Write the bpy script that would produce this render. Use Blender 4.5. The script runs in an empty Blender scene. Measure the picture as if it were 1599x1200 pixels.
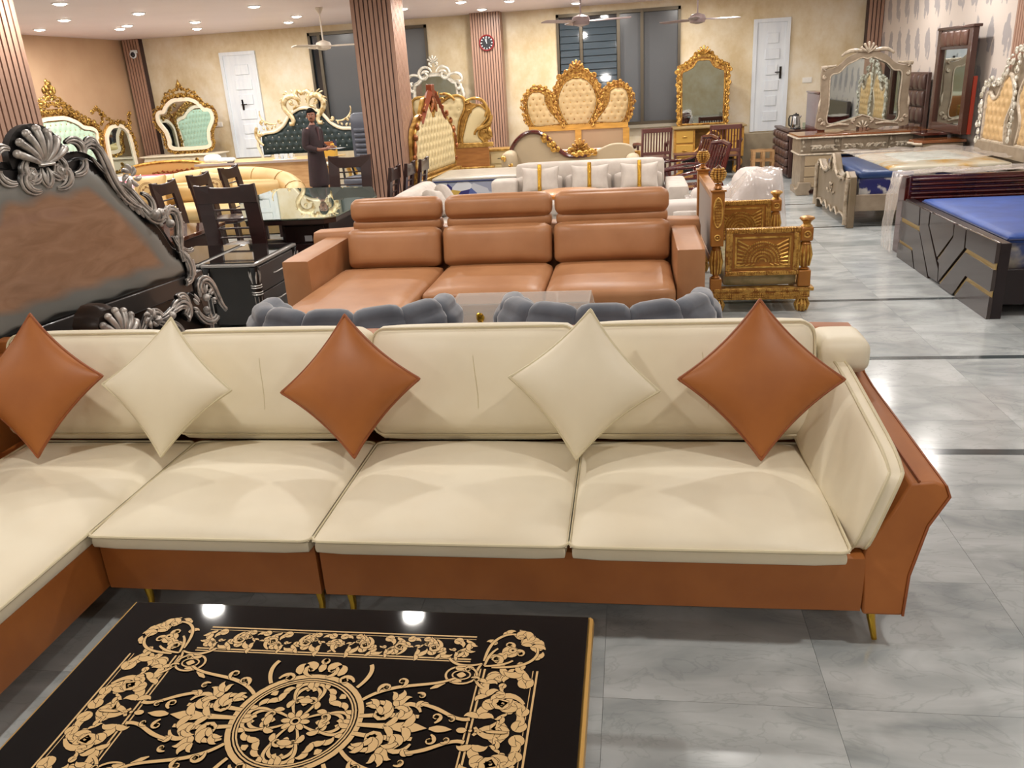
import bpy, bmesh, math, random
from mathutils import Matrix, Vector
R=random.Random(7)
C=bpy.context.scene.collection
S=bpy.context.scene
PI=math.pi
# ---------------------------------------------------------------- camera
cd=bpy.data.cameras.new('camera'); cam=bpy.data.objects.new('camera',cd); C.objects.link(cam)
rows=((0.98920561,-0.00740514,-0.14634688),(0.13426295,-0.35427488,0.92545274),(-0.05870013,-0.93511201,-0.34945646))
M=Matrix.Identity(4)
for i in range(3):
    M[i][0]=rows[i][0]; M[i][1]=-rows[i][1]; M[i][2]=-rows[i][2]
M[2][3]=2.0
cam.matrix_world=M
cd.sensor_width=36; cd.lens=28.82; cd.clip_start=0.05; cd.clip_end=100
S.camera=cam
S.view_settings.view_transform='Standard'; S.view_settings.look='None'; S.view_settings.gamma=1.0
S.view_settings.use_curve_mapping=False
S.view_settings.exposure=0.0
W=bpy.data.worlds.new('night'); S.world=W; W.use_nodes=True
W.node_tree.nodes['Background'].inputs[0].default_value=(0.02,0.025,0.035,1)
W.node_tree.nodes['Background'].inputs[1].default_value=1.0
LAMP_W=29.0     # power of each recessed downlight, near-neutral white
CEIL=3.24; BACK=17.8; LEFT=-10.8; RIGHT=4.7; FRONT=-3.6
# recessed downlights: those seen in the photograph, then the same grid carried on over the camera
LIGHTS=[(-7.25,10.7),(-8.6,12.7),(-9.9,13.9),(-7.3,12.6),(-9.05,14.9),(-8.6,14.4),(-7.5,14.7),(-8.2,16.1),(-5.6,12.9),(-6.4,16.2),
 (-5.8,15.1),(-3.9,15.2),(-2.75,16.6),(-2.05,15.3),(-1.0,16.8),(-0.2,16.35),(1.0,16.3),(-5.65,11.2)]
for gy,gxs in ((-1.6,(-7.4,-3.7,0,3.4)),(2.2,(-9.3,-5.6,-1.9,1.6)),(5.75,(-9.3,-6.4,-3.75,-1.9,.8,3.6)),(8.6,(-9.0,-6.1,-3.2,-.3,2.6))):
    for gx in gxs: LIGHTS.append((gx,gy))
for gy in (10.4,12.6,14.8):
    for gx in (-2.8,-0.6,1.6,3.8): LIGHTS.append((gx,gy))
for k,(lx,ly) in enumerate(LIGHTS):
    ld=bpy.data.lights.new('downlight_lamp','AREA'); ld.shape='DISK'; ld.size=0.16; ld.energy=LAMP_W; ld.color=(1.0,0.955,0.90)
    lo=bpy.data.objects.new('downlight_lamp',ld); lo.location=(lx,ly,CEIL-0.04); C.objects.link(lo)
# ---------------------------------------------------------------- materials
def lin(h):
    h=h.lstrip('#'); c=[int(h[i:i+2],16)/255 for i in (0,2,4)]
    return tuple((x/12.92 if x<=.04045 else ((x+.055)/1.055)**2.4) for x in c)+(1,)
MATS={}
def mat(name,col,rough=.5,metal=0,col2=None,scale=5,bump=0,bscale=60,coat=0,spec=.5,alpha=1,trans=0,emit=0,stretch=None,detail=4,lo=.35,hi=.65,obj=True,sheen=0,ior=None):
    if name in MATS: return MATS[name]
    m=bpy.data.materials.new(name); m.use_nodes=True; nt=m.node_tree; b=nt.nodes['Principled BSDF']
    c=lin(col) if isinstance(col,str) else col
    b.inputs['Base Color'].default_value=c; b.inputs['Roughness'].default_value=rough; b.inputs['Metallic'].default_value=metal
    b.inputs['Coat Weight'].default_value=coat; b.inputs['Coat Roughness'].default_value=.06
    b.inputs['Specular IOR Level'].default_value=spec; b.inputs['Alpha'].default_value=alpha
    b.inputs['Transmission Weight'].default_value=trans
    if ior: b.inputs['IOR'].default_value=ior
    if sheen: b.inputs['Sheen Weight'].default_value=sheen; b.inputs['Sheen Roughness'].default_value=.4
    if emit: b.inputs['Emission Color'].default_value=c; b.inputs['Emission Strength'].default_value=emit
    tc=nt.nodes.new('ShaderNodeTexCoord'); mp=nt.nodes.new('ShaderNodeMapping'); nt.links.new(tc.outputs['Object'],mp.inputs[0])
    if stretch: mp.inputs['Scale'].default_value=stretch
    if col2:
        n=nt.nodes.new('ShaderNodeTexNoise'); n.inputs['Scale'].default_value=scale; n.inputs['Detail'].default_value=detail
        r=nt.nodes.new('ShaderNodeValToRGB'); r.color_ramp.elements[0].position=lo; r.color_ramp.elements[1].position=hi
        r.color_ramp.elements[0].color=c; r.color_ramp.elements[1].color=lin(col2)
        nt.links.new(mp.outputs[0],n.inputs[0]); nt.links.new(n.outputs[0],r.inputs[0]); nt.links.new(r.outputs[0],b.inputs['Base Color'])
    if bump:
        n2=nt.nodes.new('ShaderNodeTexNoise'); n2.inputs['Scale'].default_value=bscale; n2.inputs['Detail'].default_value=3
        bp=nt.nodes.new('ShaderNodeBump'); bp.inputs['Strength'].default_value=bump; bp.inputs['Distance'].default_value=.01
        nt.links.new(mp.outputs[0],n2.inputs[0]); nt.links.new(n2.outputs[0],bp.inputs['Height']); nt.links.new(bp.outputs[0],b.inputs['Normal'])
    MATS[name]=m; return m
cream=mat('cream_leather','#eae1c9',.5,col2='#e5dac0',scale=3,bump=.06,bscale=14)
creampipe=mat('cream_piping','#d3c8a8',.5)
orange=mat('orange_leather','#a9662e',.5,col2='#9c5b27',scale=4,bump=.05,bscale=16)
orangepipe=mat('orange_piping','#8f4c1f',.5)
tan=mat('tan_leather','#b07d54',.42,col2='#a37048',scale=3,bump=.08,bscale=9)
brass=mat('brass','#c9a13b',.25,1)
blackgloss=mat('black_gloss','#030304',.04,spec=.4)
goldink=mat('gold_print','#cfac76',.42,0,spec=.3)
goldedge=mat('gold_edge','#cfa55a',.35,.6)
darkwood=mat('dark_wood','#2a1513',.3,col2='#21100f',scale=6,stretch=(8,8,1),coat=.3)
chairwood=mat('espresso_wood','#321c1a',.32,col2='#281513',scale=7,coat=.3)
mahog=mat('mahogany','#551714',.2,col2='#3e0f0f',scale=5,coat=.6)
gold=mat('carved_gold','#d8ad5a',.36,.65,col2='#9a6828',scale=18,lo=.4,hi=.7)
antique=mat('antique_gold','#c79c50',.36,.6,col2='#8a5726',scale=25,lo=.42,hi=.62)
bronzewood=mat('bronze_wood','#a96f2d',.35,.25,col2='#955f25',scale=5)
silver=mat('antique_silver','#c4c0ba',.36,.45,col2='#6a6662',scale=14,lo=.48,hi=.75)
blackpaint=mat('black_paint','#151414',.35,coat=.2)
charcoal=mat('charcoal_panel','#4a4442',.4)
champ=mat('champagne_paint','#d6c7a2',.34,.35,col2='#9c7c42',scale=14,lo=.44,hi=.66)
silverc=mat('silver_leaf','#dcd8cc',.32,.35,col2='#a59c88',scale=16,lo=.45,hi=.7)
beigep=mat('beige_paint','#9c8d79',.4,.1,col2='#8b7c69',scale=9)
ivory=mat('ivory_carving','#c6b9a6',.4,.05,col2='#9a8a74',scale=20,lo=.45,hi=.7)
velvet=mat('grey_velvet','#5b616b',.75,col2='#4c525c',scale=6,sheen=.7,bump=.03,bscale=200)
mirror=mat('mirror_glass','#c9d3d2',.02,1)
white=mat('white_paint','#dde3e8',.4,col2='#d3dae2',scale=3,stretch=(4,4,.6))
mint=mat('mint_upholstery','#a5bfaa',.5)
emer=mat('emerald_velvet','#082226',.5,sheen=.15)
uphol=mat('sand_upholstery','#b59a6c',.55)
uphol2=mat('pale_gold_upholstery','#cbb98c',.5)
butter=mat('butter_leather','#cfb27c',.5,col2='#c6a56c',scale=3)
linen=mat('grey_linen','#c3bab0',.8,col2='#b7ada4',scale=8,bump=.05,bscale=300)
ply=mat('raw_plywood','#caa06f',.6,col2='#b98c5c',scale=4,stretch=(1,1,6))
honey=mat('honey_wood','#c08e3c',.38,col2='#a87a30',scale=4,stretch=(1,6,6))
tuftbrown=mat('brown_leatherette','#553e37',.35,col2='#46312b',scale=4)
beigeup=mat('beige_upholstery','#c9a877',.45)
plastic=mat('clear_plastic','#ffffff',.12,spec=.9,alpha=.28,bump=.6,bscale=7)
blue=mat('blue_mattress','#2f55a8',.5,col2='#274892',scale=4,bump=.15,bscale=5)
navy=mat('navy_mattress','#2c4676',.35,col2='#223a66',scale=4,bump=.15,bscale=5)
glass=mat('glass','#e6f2ee',.02,trans=1,ior=1.45)
black=mat('matt_black','#0c0b0b',.6)
# ---------------------------------------------------------------- mesh builder
def vec(*a): return Vector(a)
class MB:
    def __init__(s): s.v=[]; s.f=[]
    def add(s,v,f,mx=None):
        o=len(s.v)
        if mx is not None: v=[mx@Vector(p) for p in v]
        s.v+= [tuple(p) for p in v]; s.f+= [tuple(i+o for i in q) for q in f]; return s
    def box(s,x0,x1,y0,y1,z0,z1,mx=None):
        v=[(x,y,z) for x in (x0,x1) for y in (y0,y1) for z in (z0,z1)]
        return s.add(v,[(0,1,3,2),(4,6,7,5),(0,4,5,1),(2,3,7,6),(0,2,6,4),(1,5,7,3)],mx)
    def tube(s,pts,r,seg=6,flat=None,closed=False,mx=None,axis=None):
        P=[Vector(p) for p in pts]; n=len(P)
        if n<2: return s
        rr=r if hasattr(r,'__len__') else [r]*n
        v=[];f=[]; up=None
        for i in range(n):
            if closed: t=P[(i+1)%n]-P[i-1]
            else: t=P[min(i+1,n-1)]-P[max(i-1,0)]
            if t.length<1e-9: t=Vector((0,0,1))
            t.normalize()
            if axis is not None:
                a=Vector(axis); b=t.cross(a)
                if b.length<1e-6: b=Vector((1,0,0))
                b.normalize(); a=b.cross(t)
            else:
                if up is None:
                    up=Vector((0,0,1)) if abs(t.z)<.9 else Vector((1,0,0))
                b=t.cross(up)
                if b.length<1e-6: b=t.orthogonal()
                b.normalize(); a=b.cross(t); up=a
            for k in range(seg):
                th=2*PI*k/seg
                v.append(P[i]+b*(math.cos(th)*rr[i])+a*(math.sin(th)*rr[i]*(flat or 1)))
        m=n if closed else n-1
        for i in range(m):
            for k in range(seg):
                a0=i*seg+k; a1=i*seg+(k+1)%seg; j=((i+1)%n)*seg
                f.append((a0,a1,j+(k+1)%seg,j+k))
        if not closed: f+= [tuple(range(seg))[::-1],tuple((n-1)*seg+k for k in range(seg))]
        return s.add(v,f,mx)
    def lathe(s,prof,c=(0,0,0),seg=14,mx=None,sx=1,sy=1):
        v=[];f=[];n=len(prof)
        for r,z in prof:
            for k in range(seg):
                th=2*PI*k/seg+PI/seg; v.append((c[0]+r*sx*math.cos(th),c[1]+r*sy*math.sin(th),c[2]+z))
        for i in range(n-1):
            for k in range(seg): f.append((i*seg+k,i*seg+(k+1)%seg,(i+1)*seg+(k+1)%seg,(i+1)*seg+k))
        f+= [tuple(range(seg))[::-1],tuple((n-1)*seg+k for k in range(seg))]
        return s.add(v,f,mx)
    def ball(s,c,rx,ry=None,rz=None,seg=8,rings=6,mx=None):
        ry=ry or rx; rz=rz or rx
        pr=[(max(math.sin(PI*i/rings),.02),-math.cos(PI*i/rings)) for i in range(rings+1)]
        v=[];f=[]
        for r,z in pr:
            for k in range(seg):
                th=2*PI*k/seg; v.append((c[0]+rx*r*math.cos(th),c[1]+ry*r*math.sin(th),c[2]+rz*z))
        for i in range(rings):
            for k in range(seg): f.append((i*seg+k,i*seg+(k+1)%seg,(i+1)*seg+(k+1)%seg,(i+1)*seg+k))
        return s.add(v,f,mx)
    def prism(s,poly,y0,y1,mx=None):   # polygon in XZ pushed through Y
        n=len(poly); v=[(x,y0,z) for x,z in poly]+[(x,y1,z) for x,z in poly]
        f=[tuple(range(n)),tuple(range(2*n-1,n-1,-1))]+[(i,i+n,(i+1)%n+n,(i+1)%n) for i in range(n)]
        return s.add(v,f,mx)
    def slab(s,poly,z0,z1,mx=None):    # polygon in XY pushed through Z
        n=len(poly); v=[(x,y,z0) for x,y in poly]+[(x,y,z1) for x,y in poly]
        f=[tuple(range(n))[::-1],tuple(range(n,2*n))]+[(i,(i+1)%n,(i+1)%n+n,i+n) for i in range(n)]
        return s.add(v,f,mx)
    def ribbon(s,pts,ws,z0,z1,grow=0):       # flat inlay stroke in the XY plane
        n=len(pts); v=[];f=[]
        for i in range(n):
            a=pts[max(i-1,0)]; b=pts[min(i+1,n-1)]; dx,dy=b[0]-a[0],b[1]-a[1]; l=math.hypot(dx,dy) or 1; nx,ny=-dy/l,dx/l
            x,y=pts[i]; w=ws[i]+grow
            v+=[(x+nx*w,y+ny*w,z1),(x-nx*w,y-ny*w,z1)]
        for i in range(n-1): f.append((2*i,2*i+1,2*i+3,2*i+2))
        return s.add(v,f)
    def soft(s,x0,x1,y0,y1,z0,z1,r=.03,bulge=(0,0,0),n=8,mx=None,pin=0):
        # rounded box whose faces bulge; bulge = extra at face centres per axis; pin pulls mid edges in
        c=[(x0+x1)/2,(y0+y1)/2,(z0+z1)/2]; h=[(x1-x0)/2,(y1-y0)/2,(z1-z0)/2]; r=min(r,min(h)*.98)
        idx={};v=[];f=[]
        def pt(u):
            k=(round(u[0],5),round(u[1],5),round(u[2],5))
            if k in idx: return idx[k]
            core=[h[i]-r for i in range(3)]; p=[u[i]*h[i] for i in range(3)]
            q=[max(-core[i],min(core[i],p[i])) for i in range(3)]; d=Vector([p[i]-q[i] for i in range(3)])
            if d.length>1e-9: d=d.normalized()*r
            o=[q[i]+d[i] for i in range(3)]
            for i in range(3):
                a,b=[j for j in range(3) if j!=i]
                if abs(bulge[i])>0: o[i]+=bulge[i]*u[i]*(1-u[a]**4)*(1-u[b]**4) if bulge[i]>0 else bulge[i]*u[i]*(1-u[a]**2)*(1-u[b]**2)
            if pin:
                big=sorted(range(3),key=lambda i:-h[i])[:2]
                a,b=big; ua,ub=u[a],u[b]
                o[a]-=pin*ua*abs(ua)*(1-ub*ub); o[b]-=pin*ub*abs(ub)*(1-ua*ua)
            idx[k]=len(v); v.append([o[i]+c[i] for i in range(3)]); return idx[k]
        # denser near the edges
        g=[math.sin((i/n*2-1)*PI/2)*.5+(i/n*2-1)*.5 for i in range(n+1)]
        for ax in range(3):
            a,b=(ax+1)%3,(ax+2)%3
            for sg in (-1,1):
                for i in range(n):
                    for j in range(n):
                        q=[]
                        for (di,dj) in ((0,0),(1,0),(1,1),(0,1)):
                            u=[0,0,0]; u[ax]=sg; u[a]=g[i+di]; u[b]=g[j+dj]; q.append(pt(u))
                        f.append(tuple(q if sg>0 else q[::-1]))
        return s.add(v,f,mx)
    def obj(s,name,m,parent=None,bevel=0,sub=0,smooth=35,kind=None,off=(0,0,0)):
        me=bpy.data.meshes.new(name)
        v=[(p[0]-off[0],p[1]-off[1],p[2]-off[2]) for p in s.v]
        me.from_pydata(v,[],s.f); me.materials.append(m); me.update()
        if smooth:
            me.polygons.foreach_set('use_smooth',[True]*len(me.polygons))
            me.set_sharp_from_angle(angle=math.radians(smooth))
        o=bpy.data.objects.new(name,me); C.objects.link(o)
        if parent is not None: o.parent=parent
        if bevel:
            b=o.modifiers.new('bevel','BEVEL'); b.width=bevel; b.segments=2; b.limit_method='ANGLE'; b.harden_normals=False
        if sub:
            u=o.modifiers.new('sub','SUBSURF'); u.levels=sub; u.render_levels=sub
        if kind: o['kind']=kind
        return o
def props(o,label,cat,group=None):
    o['label']=label; o['category']=cat
    if group: o['group']=group
    return o
class T:
    def __init__(s,name,label,cat,loc=(0,0,0),rz=0,group=None):
        s.o=bpy.data.objects.new(name,None); s.o.empty_display_size=.2; C.objects.link(s.o)
        s.o.location=loc; s.o.rotation_euler=(0,0,rz); props(s.o,label,cat,group); s.loc=loc
    def part(s,name,mb,m,parent=None,w=0,label=None,**k):
        o=mb.obj(name,m,parent or s.o,off=s.loc if w else (0,0,0),**k)
        if label: o['label']=label
        return o
def one(name,label,cat,mb,m,loc=(0,0,0),rz=0,group=None,rot=None,**k):
    o=mb.obj(name,m,None,**k); o.location=loc; o.rotation_euler=rot or (0,0,rz); return props(o,label,cat,group)
def struct(name,mb,m,parent=None,**k):
    o=mb.obj(name,m,parent,**k)
    if parent is None: o['kind']='structure'
    return o
def copy_tree(o,parent=None):
    c=o.copy(); C.objects.link(c)
    if parent is not None: c.parent=parent
    for ch in list(o.children): copy_tree(ch,c)
    return c
def dup(t,loc,rz,label,group=None):
    c=copy_tree(t); c.location=loc; c.rotation_euler=(0,0,rz); c['label']=label
    if group: c['group']=group
    return c
# ---------------------------------------------------------------- curves and carving
def cat(pts,n=6,closed=False):
    P=[Vector(p) for p in pts]; out=[]; m=len(P)
    rng=range(m) if closed else range(m-1)
    for i in rng:
        p0=P[i-1] if (closed or i>0) else P[i]*2-P[i+1]; p1=P[i]; p2=P[(i+1)%m]
        p3=P[(i+2)%m] if (closed or i+2<m) else p2*2-p1
        for k in range(n):
            t=k/n; out.append(tuple(.5*((2*p1)+(p2-p0)*t+(2*p0-5*p1+4*p2-p3)*t*t+(3*p1-p0-3*p2+p3)*t**3)))
    if not closed: out.append(tuple(P[-1]))
    return out
def mir(half,n=5):            # half outline from top centre down the right side -> closed polygon
    h=cat(half,n) if n else [tuple(p) for p in half]
    return h+[(-x,z) for x,z in h[::-1] if x>1e-4]
def stroke(p,a,L,ks,ws,n=16):  # curve of given heading, length, curvature profile, half-width profile
    def lerp(A,t):
        t*=len(A)-1; i=min(int(t),len(A)-2); return A[i]+(A[i+1]-A[i])*(t-i)
    x,z=p; P=[];Wd=[];ds=L/n
    for i in range(n+1):
        t=i/n; P.append((x,z)); Wd.append(max(lerp(ws,t),.0004))
        a+=lerp(ks,t)*ds; x+=math.cos(a)*ds; z+=math.sin(a)*ds
    return P,Wd
def scroll(p,a,s,turn=1,w=.1,tail=1.0):   # C-scroll: long arm that winds into a volute; s = size
    return stroke(p,a,s*3.2*tail,[turn*.6/s,turn*2/s,turn*5/s,turn*10/s],[w*s*.5,w*s*1.3,w*s,w*s*.8,w*s*1.3],18)
def leaf(p,a,s,turn=1,w=.22): return stroke(p,a,s,[turn*.5/s,turn*3/s],[w*s*.3,w*s,w*s*.8,.0],7)
def flip(st): return ([(-x,z) for x,z in st[0]],st[1])
def carve(mb,sts,y,flat=.7,seg=6,both=True):
    for st in sts:
        for q in ((st,flip(st)) if both else (st,)):
            mb.tube([(x,y,z) for x,z in q[0]],q[1],seg=seg,flat=flat,axis=(0,1,0))
    return mb
def fluted(mb,core,sts,y,both=True,k=3):
    # scroll stroke cut into parallel flutes: silver strands standing on a dark core
    for st in sts:
        P,Wd=st; n=len(P)
        carve(core,[(P,[w*.95 for w in Wd])],y+.012,.8,6,both)
        for j in range(k):
            o=(j-(k-1)/2)/((k-1)/2)*.68; Q=[]
            for i in range(n):
                a=P[max(i-1,0)]; b=P[min(i+1,n-1)]; dx,dz=b[0]-a[0],b[1]-a[1]; l=math.hypot(dx,dz) or 1
                Q.append((P[i][0]-dz/l*Wd[i]*o,P[i][1]+dx/l*Wd[i]*o))
            r=[w*(.30 if j!=1 else .34) for w in Wd]; r[-1]*=1.6
            for q in (((Q,r),flip((Q,r))) if both else ((Q,r),)):
                mb.tube([(x,y-(.55*Wd[i] if j==1 else .25*Wd[i]),z) for i,(x,z) in enumerate(q[0])],q[1],seg=6,axis=(0,1,0))
    return mb
def filigree(mb,path,width,y,sp=None,r=.1,seed=1,seg=4,flat=.9,jit=.25):
    g=random.Random(seed); sp=sp or width*.5; P=[Vector((p[0],p[1])) for p in path]
    acc=0; side=1
    for i in range(len(P)-1):
        d=P[i+1]-P[i]; L=d.length
        if L<1e-6: continue
        a=math.atan2(d.y,d.x)
        while acc<L:
            c=P[i]+d*(acc/L); nrm=Vector((-math.sin(a),math.cos(a)))
            q=c+nrm*(side*width*.12*g.uniform(.2,1.6)); s=width*g.uniform(.28,.4)
            st=scroll((q.x,q.y),a+side*.9+g.uniform(-jit,jit),s,-side,r*2.2,g.uniform(.8,1.1))
            carve(mb,[st],y-g.uniform(0,width*.1),flat,seg,False)
            lf=leaf((c.x,c.y),a-side*g.uniform(.4,1.2),width*g.uniform(.35,.6),side,.16)
            carve(mb,[lf],y-width*.05,flat,seg,False)
            side=-side; acc+=sp*g.uniform(.8,1.2)
        acc-=L
    return mb
def inside(x,z,poly):
    c=False; n=len(poly); j=n-1
    for i in range(n):
        xi,zi=poly[i]; xj,zj=poly[j]
        if (zi>z)!=(zj>z) and x<(xj-xi)*(z-zi)/(zj-zi)+xi: c=not c
        j=i
    return c
def edist(x,z,poly):
    b=9
    for i in range(len(poly)):
        x0,z0=poly[i-1]; x1,z1=poly[i]; dx,dz=x1-x0,z1-z0; l=dx*dx+dz*dz
        t=0 if l<1e-12 else max(0,min(1,((x-x0)*dx+(z-z0)*dz)/l)); b=min(b,math.hypot(x-x0-dx*t,z-z0-dz*t))
    return b
def tuft(poly,y,depth=.05,sp=.16,amp=.03,step=.03,sh=.8,soft=.045):   # padded, buttoned upholstery filling the outline
    xs=[p[0] for p in poly]; zs=[p[1] for p in poly]; x0,z0=min(xs),min(zs)
    nx=int((max(xs)-x0)/step)+1; nz=int((max(zs)-z0)/step)+1; mb=MB(); bt=MB(); id={}
    sz=sp*sh
    for i in range(nx+1):
        for j in range(nz+1):
            x=x0+i*step; z=z0+j*step
            if not inside(x,z,poly): continue
            d=edist(x,z,poly); h=depth*(1-math.exp(-d/soft))
            if sp:
                rr=(z-z0)/sz; best=9
                for k in (math.floor(rr),math.floor(rr)+1):
                    xo=((x-(sp/2 if k%2 else 0))/sp); xr=round(xo)*sp+(sp/2 if k%2 else 0)
                    best=min(best,math.hypot(x-xr,z-z0-k*sz))
                h-=amp*math.exp(-(best/(sp*.22))**2)
            id[i,j]=len(mb.v); mb.v.append((x,y-h,z))
    for i in range(nx):
        for j in range(nz):
            q=[(i,j),(i+1,j),(i+1,j+1),(i,j+1)]
            if all(k in id for k in q): mb.f.append(tuple(id[k] for k in q))
    if sp:
        for k in range(1,int((max(zs)-z0)/sz)+1):
            for i in range(-40,41):
                x=i*sp+(sp/2 if k%2 else 0); z=z0+k*sz
                if inside(x,z,poly) and edist(x,z,poly)>.045: bt.ball((x,y-depth+amp*.9,z),.013,.008,.013,6,4)
    return mb,bt
def rim(mb,poly,y,r,flat=1,seg=6,closed=True):
    return mb.tube([(x,y,z) for x,z in poly],r,seg=seg,flat=flat,closed=closed,axis=(0,1,0))
def grow(poly,d):   # offset a closed polygon outwards
    n=len(poly); out=[]; A=sum(poly[i-1][0]*poly[i][1]-poly[i][0]*poly[i-1][1] for i in range(n)); sg=1 if A<0 else -1
    for i in range(n):
        a=poly[i-1]; b=poly[(i+1)%n]; dx,dz=b[0]-a[0],b[1]-a[1]; l=math.hypot(dx,dz) or 1
        out.append((poly[i][0]-sg*dz/l*d*-1*-1,poly[i][1]+sg*dx/l*d))
    return out
# ================================================================ THE SETTING
def marble():
    m=bpy.data.materials.new('marble'); m.use_nodes=True; nt=m.node_tree; b=nt.nodes['Principled BSDF']; L=nt.links.new
    tc=nt.nodes.new('ShaderNodeTexCoord'); oi=nt.nodes.new('ShaderNodeObjectInfo')
    ad=nt.nodes.new('ShaderNodeVectorMath'); ad.operation='MULTIPLY_ADD'; ad.inputs[1].default_value=(1,1,1)
    sc=nt.nodes.new('ShaderNodeVectorMath'); sc.operation='SCALE'; sc.inputs['Scale'].default_value=37
    L(oi.outputs['Random'],sc.inputs[0]); L(tc.outputs['Object'],ad.inputs[0]); L(sc.outputs[0],ad.inputs[2])
    mp=nt.nodes.new('ShaderNodeMapping'); mp.inputs['Scale'].default_value=(.7,1.6,1); mp.inputs['Rotation'].default_value=(0,0,.3); L(ad.outputs[0],mp.inputs[0])
    n=nt.nodes.new('ShaderNodeTexNoise'); n.inputs['Scale'].default_value=2.2; n.inputs['Detail'].default_value=7; n.inputs['Distortion'].default_value=1.3; L(mp.outputs[0],n.inputs[0])
    r=nt.nodes.new('ShaderNodeValToRGB'); e=r.color_ramp.elements; e[0].position=.3; e[0].color=lin('#949b9c'); e[1].position=.72; e[1].color=lin('#c6cbcb')
    x=r.color_ramp.elements.new(.5); x.color=lin('#b0b5b5'); L(n.outputs[0],r.inputs[0])
    w=nt.nodes.new('ShaderNodeTexNoise'); w.inputs['Scale'].default_value=3.1; w.inputs['Detail'].default_value=5; w.inputs['Distortion'].default_value=2.2; L(mp.outputs[0],w.inputs[0])
    r2=nt.nodes.new('ShaderNodeValToRGB'); q=r2.color_ramp.elements; q[0].position=.485; q[0].color=(0,0,0,1); q[1].position=.53; q[1].color=(0,0,0,1)
    x=q.new(.505); x.color=(.22,.22,.22,1); L(w.outputs[0],r2.inputs[0])
    mx=nt.nodes.new('ShaderNodeMix'); mx.data_type='RGBA'; L(r2.outputs[0],mx.inputs['Factor']); L(r.outputs[0],mx.inputs['A']); mx.inputs['B'].default_value=lin('#737b79')
    L(mx.outputs['Result'],b.inputs['Base Color']); b.inputs['Roughness'].default_value=.16; b.inputs['Specular IOR Level'].default_value=.45
    return m
marblem=marble()
stripem=mat('dark_marble','#4e5759',.15,col2='#40484a',scale=4)
grout=mat('grout','#8f9393',.6)
floor=struct('floor',MB().box(LEFT,RIGHT,FRONT,BACK,-.12,-.011),grout,smooth=0)
ys=[]; rows_=[]
stripes=[4.19,5.72,7.28,10.8,12.7]
edges=[-3.6,-2.99,-2.245,-1.495,-.745,.005,.755,1.505,2.255,3.0,3.6,4.19]
for a,b in zip(edges,edges[1:]): rows_.append((a,b))
segs=[(4.26,4.65),(4.65,5.2),(5.2,5.72),(5.79,6.54),(6.54,7.28),(7.35,8.1),(8.1,8.85),(8.85,9.6),(9.6,10.2),(10.2,10.8),(10.87,11.5),(11.5,12.1),(12.1,12.7),(12.77,13.5),(13.5,14.25),(14.25,15),(15,15.75),(15.75,16.5),(16.5,17.2),(17.2,17.8)]
rows_+=segs
tiles=[]
for a,b in rows_:
    x=-1.61-.75*13
    while x<RIGHT:
        x0,x1=max(x,LEFT),min(x+.75,RIGHT)
        if x1-x0>.02: tiles.append((x0,x1,a,b))
        x+=.75
def tscore(t):
    cx,cy=(t[0]+t[1])/2,(t[2]+t[3])/2
    vis=0 if (cy>1.0 and -cy*.95-1<cx<cy*.62+.6) else 60
    if cx<.4 and cy>3.9: vis+=10
    return vis+math.hypot(cx,cy)
tiles.sort(key=tscore)
TM={}
for t in tiles[:300]:
    w,h=round(t[1]-t[0],3),round(t[3]-t[2],3)
    if (w,h) not in TM:
        mb=MB().box(-w/2+.0006,w/2-.0006,-h/2+.0006,h/2-.0006,-.012,0)
        o=struct('tile',mb,marblem,floor,smooth=0); TM[w,h]=o.data
    else:
        o=bpy.data.objects.new('tile',TM[w,h]); C.objects.link(o); o.parent=floor
    o.location=((t[0]+t[1])/2,(t[2]+t[3])/2,0)
mb=MB()
for t in tiles[300:]: mb.box(t[0]+.001,t[1]-.001,t[2]+.001,t[3]-.001,-.012,0)
struct('far_tile',mb,marblem,floor,smooth=0,kind='stuff')
for y in stripes: struct('stripe_inlay',MB().box(LEFT,RIGHT,y+.001,y+.069,-.012,0),stripem,floor,smooth=0)
ceilm=mat('ceiling_paint','#e3d6d6',.55,col2='#dccfcf',scale=.6)
struct('ceiling',MB().box(LEFT,RIGHT,FRONT,BACK,CEIL,CEIL+.1),ceilm,smooth=0)
def wallpaper():
    m=bpy.data.materials.new('stone_wallpaper'); m.use_nodes=True; nt=m.node_tree; b=nt.nodes['Principled BSDF']; L=nt.links.new
    tc=nt.nodes.new('ShaderNodeTexCoord'); mp=nt.nodes.new('ShaderNodeMapping'); mp.inputs['Scale'].default_value=(1,1,.75); L(tc.outputs['Object'],mp.inputs[0])
    n=nt.nodes.new('ShaderNodeTexNoise'); n.inputs['Scale'].default_value=1.6; n.inputs['Detail'].default_value=9; n.inputs['Roughness'].default_value=.66; L(mp.outputs[0],n.inputs[0])
    r=nt.nodes.new('ShaderNodeValToRGB'); e=r.color_ramp.elements; e[0].position=.33; e[0].color=lin('#c9b48c'); e[1].position=.66; e[1].color=lin('#e2d9c6')
    x=e.new(.5); x.color=lin('#d8c9ab'); L(n.outputs[0],r.inputs[0])
    L(r.outputs[0],b.inputs['Base Color']); b.inputs['Roughness'].default_value=.6
    return m
wallm=wallpaper()
tanwall=mat('tan_wallpaper','#c3a383',.6,col2='#b99879',scale=1.2)
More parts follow.
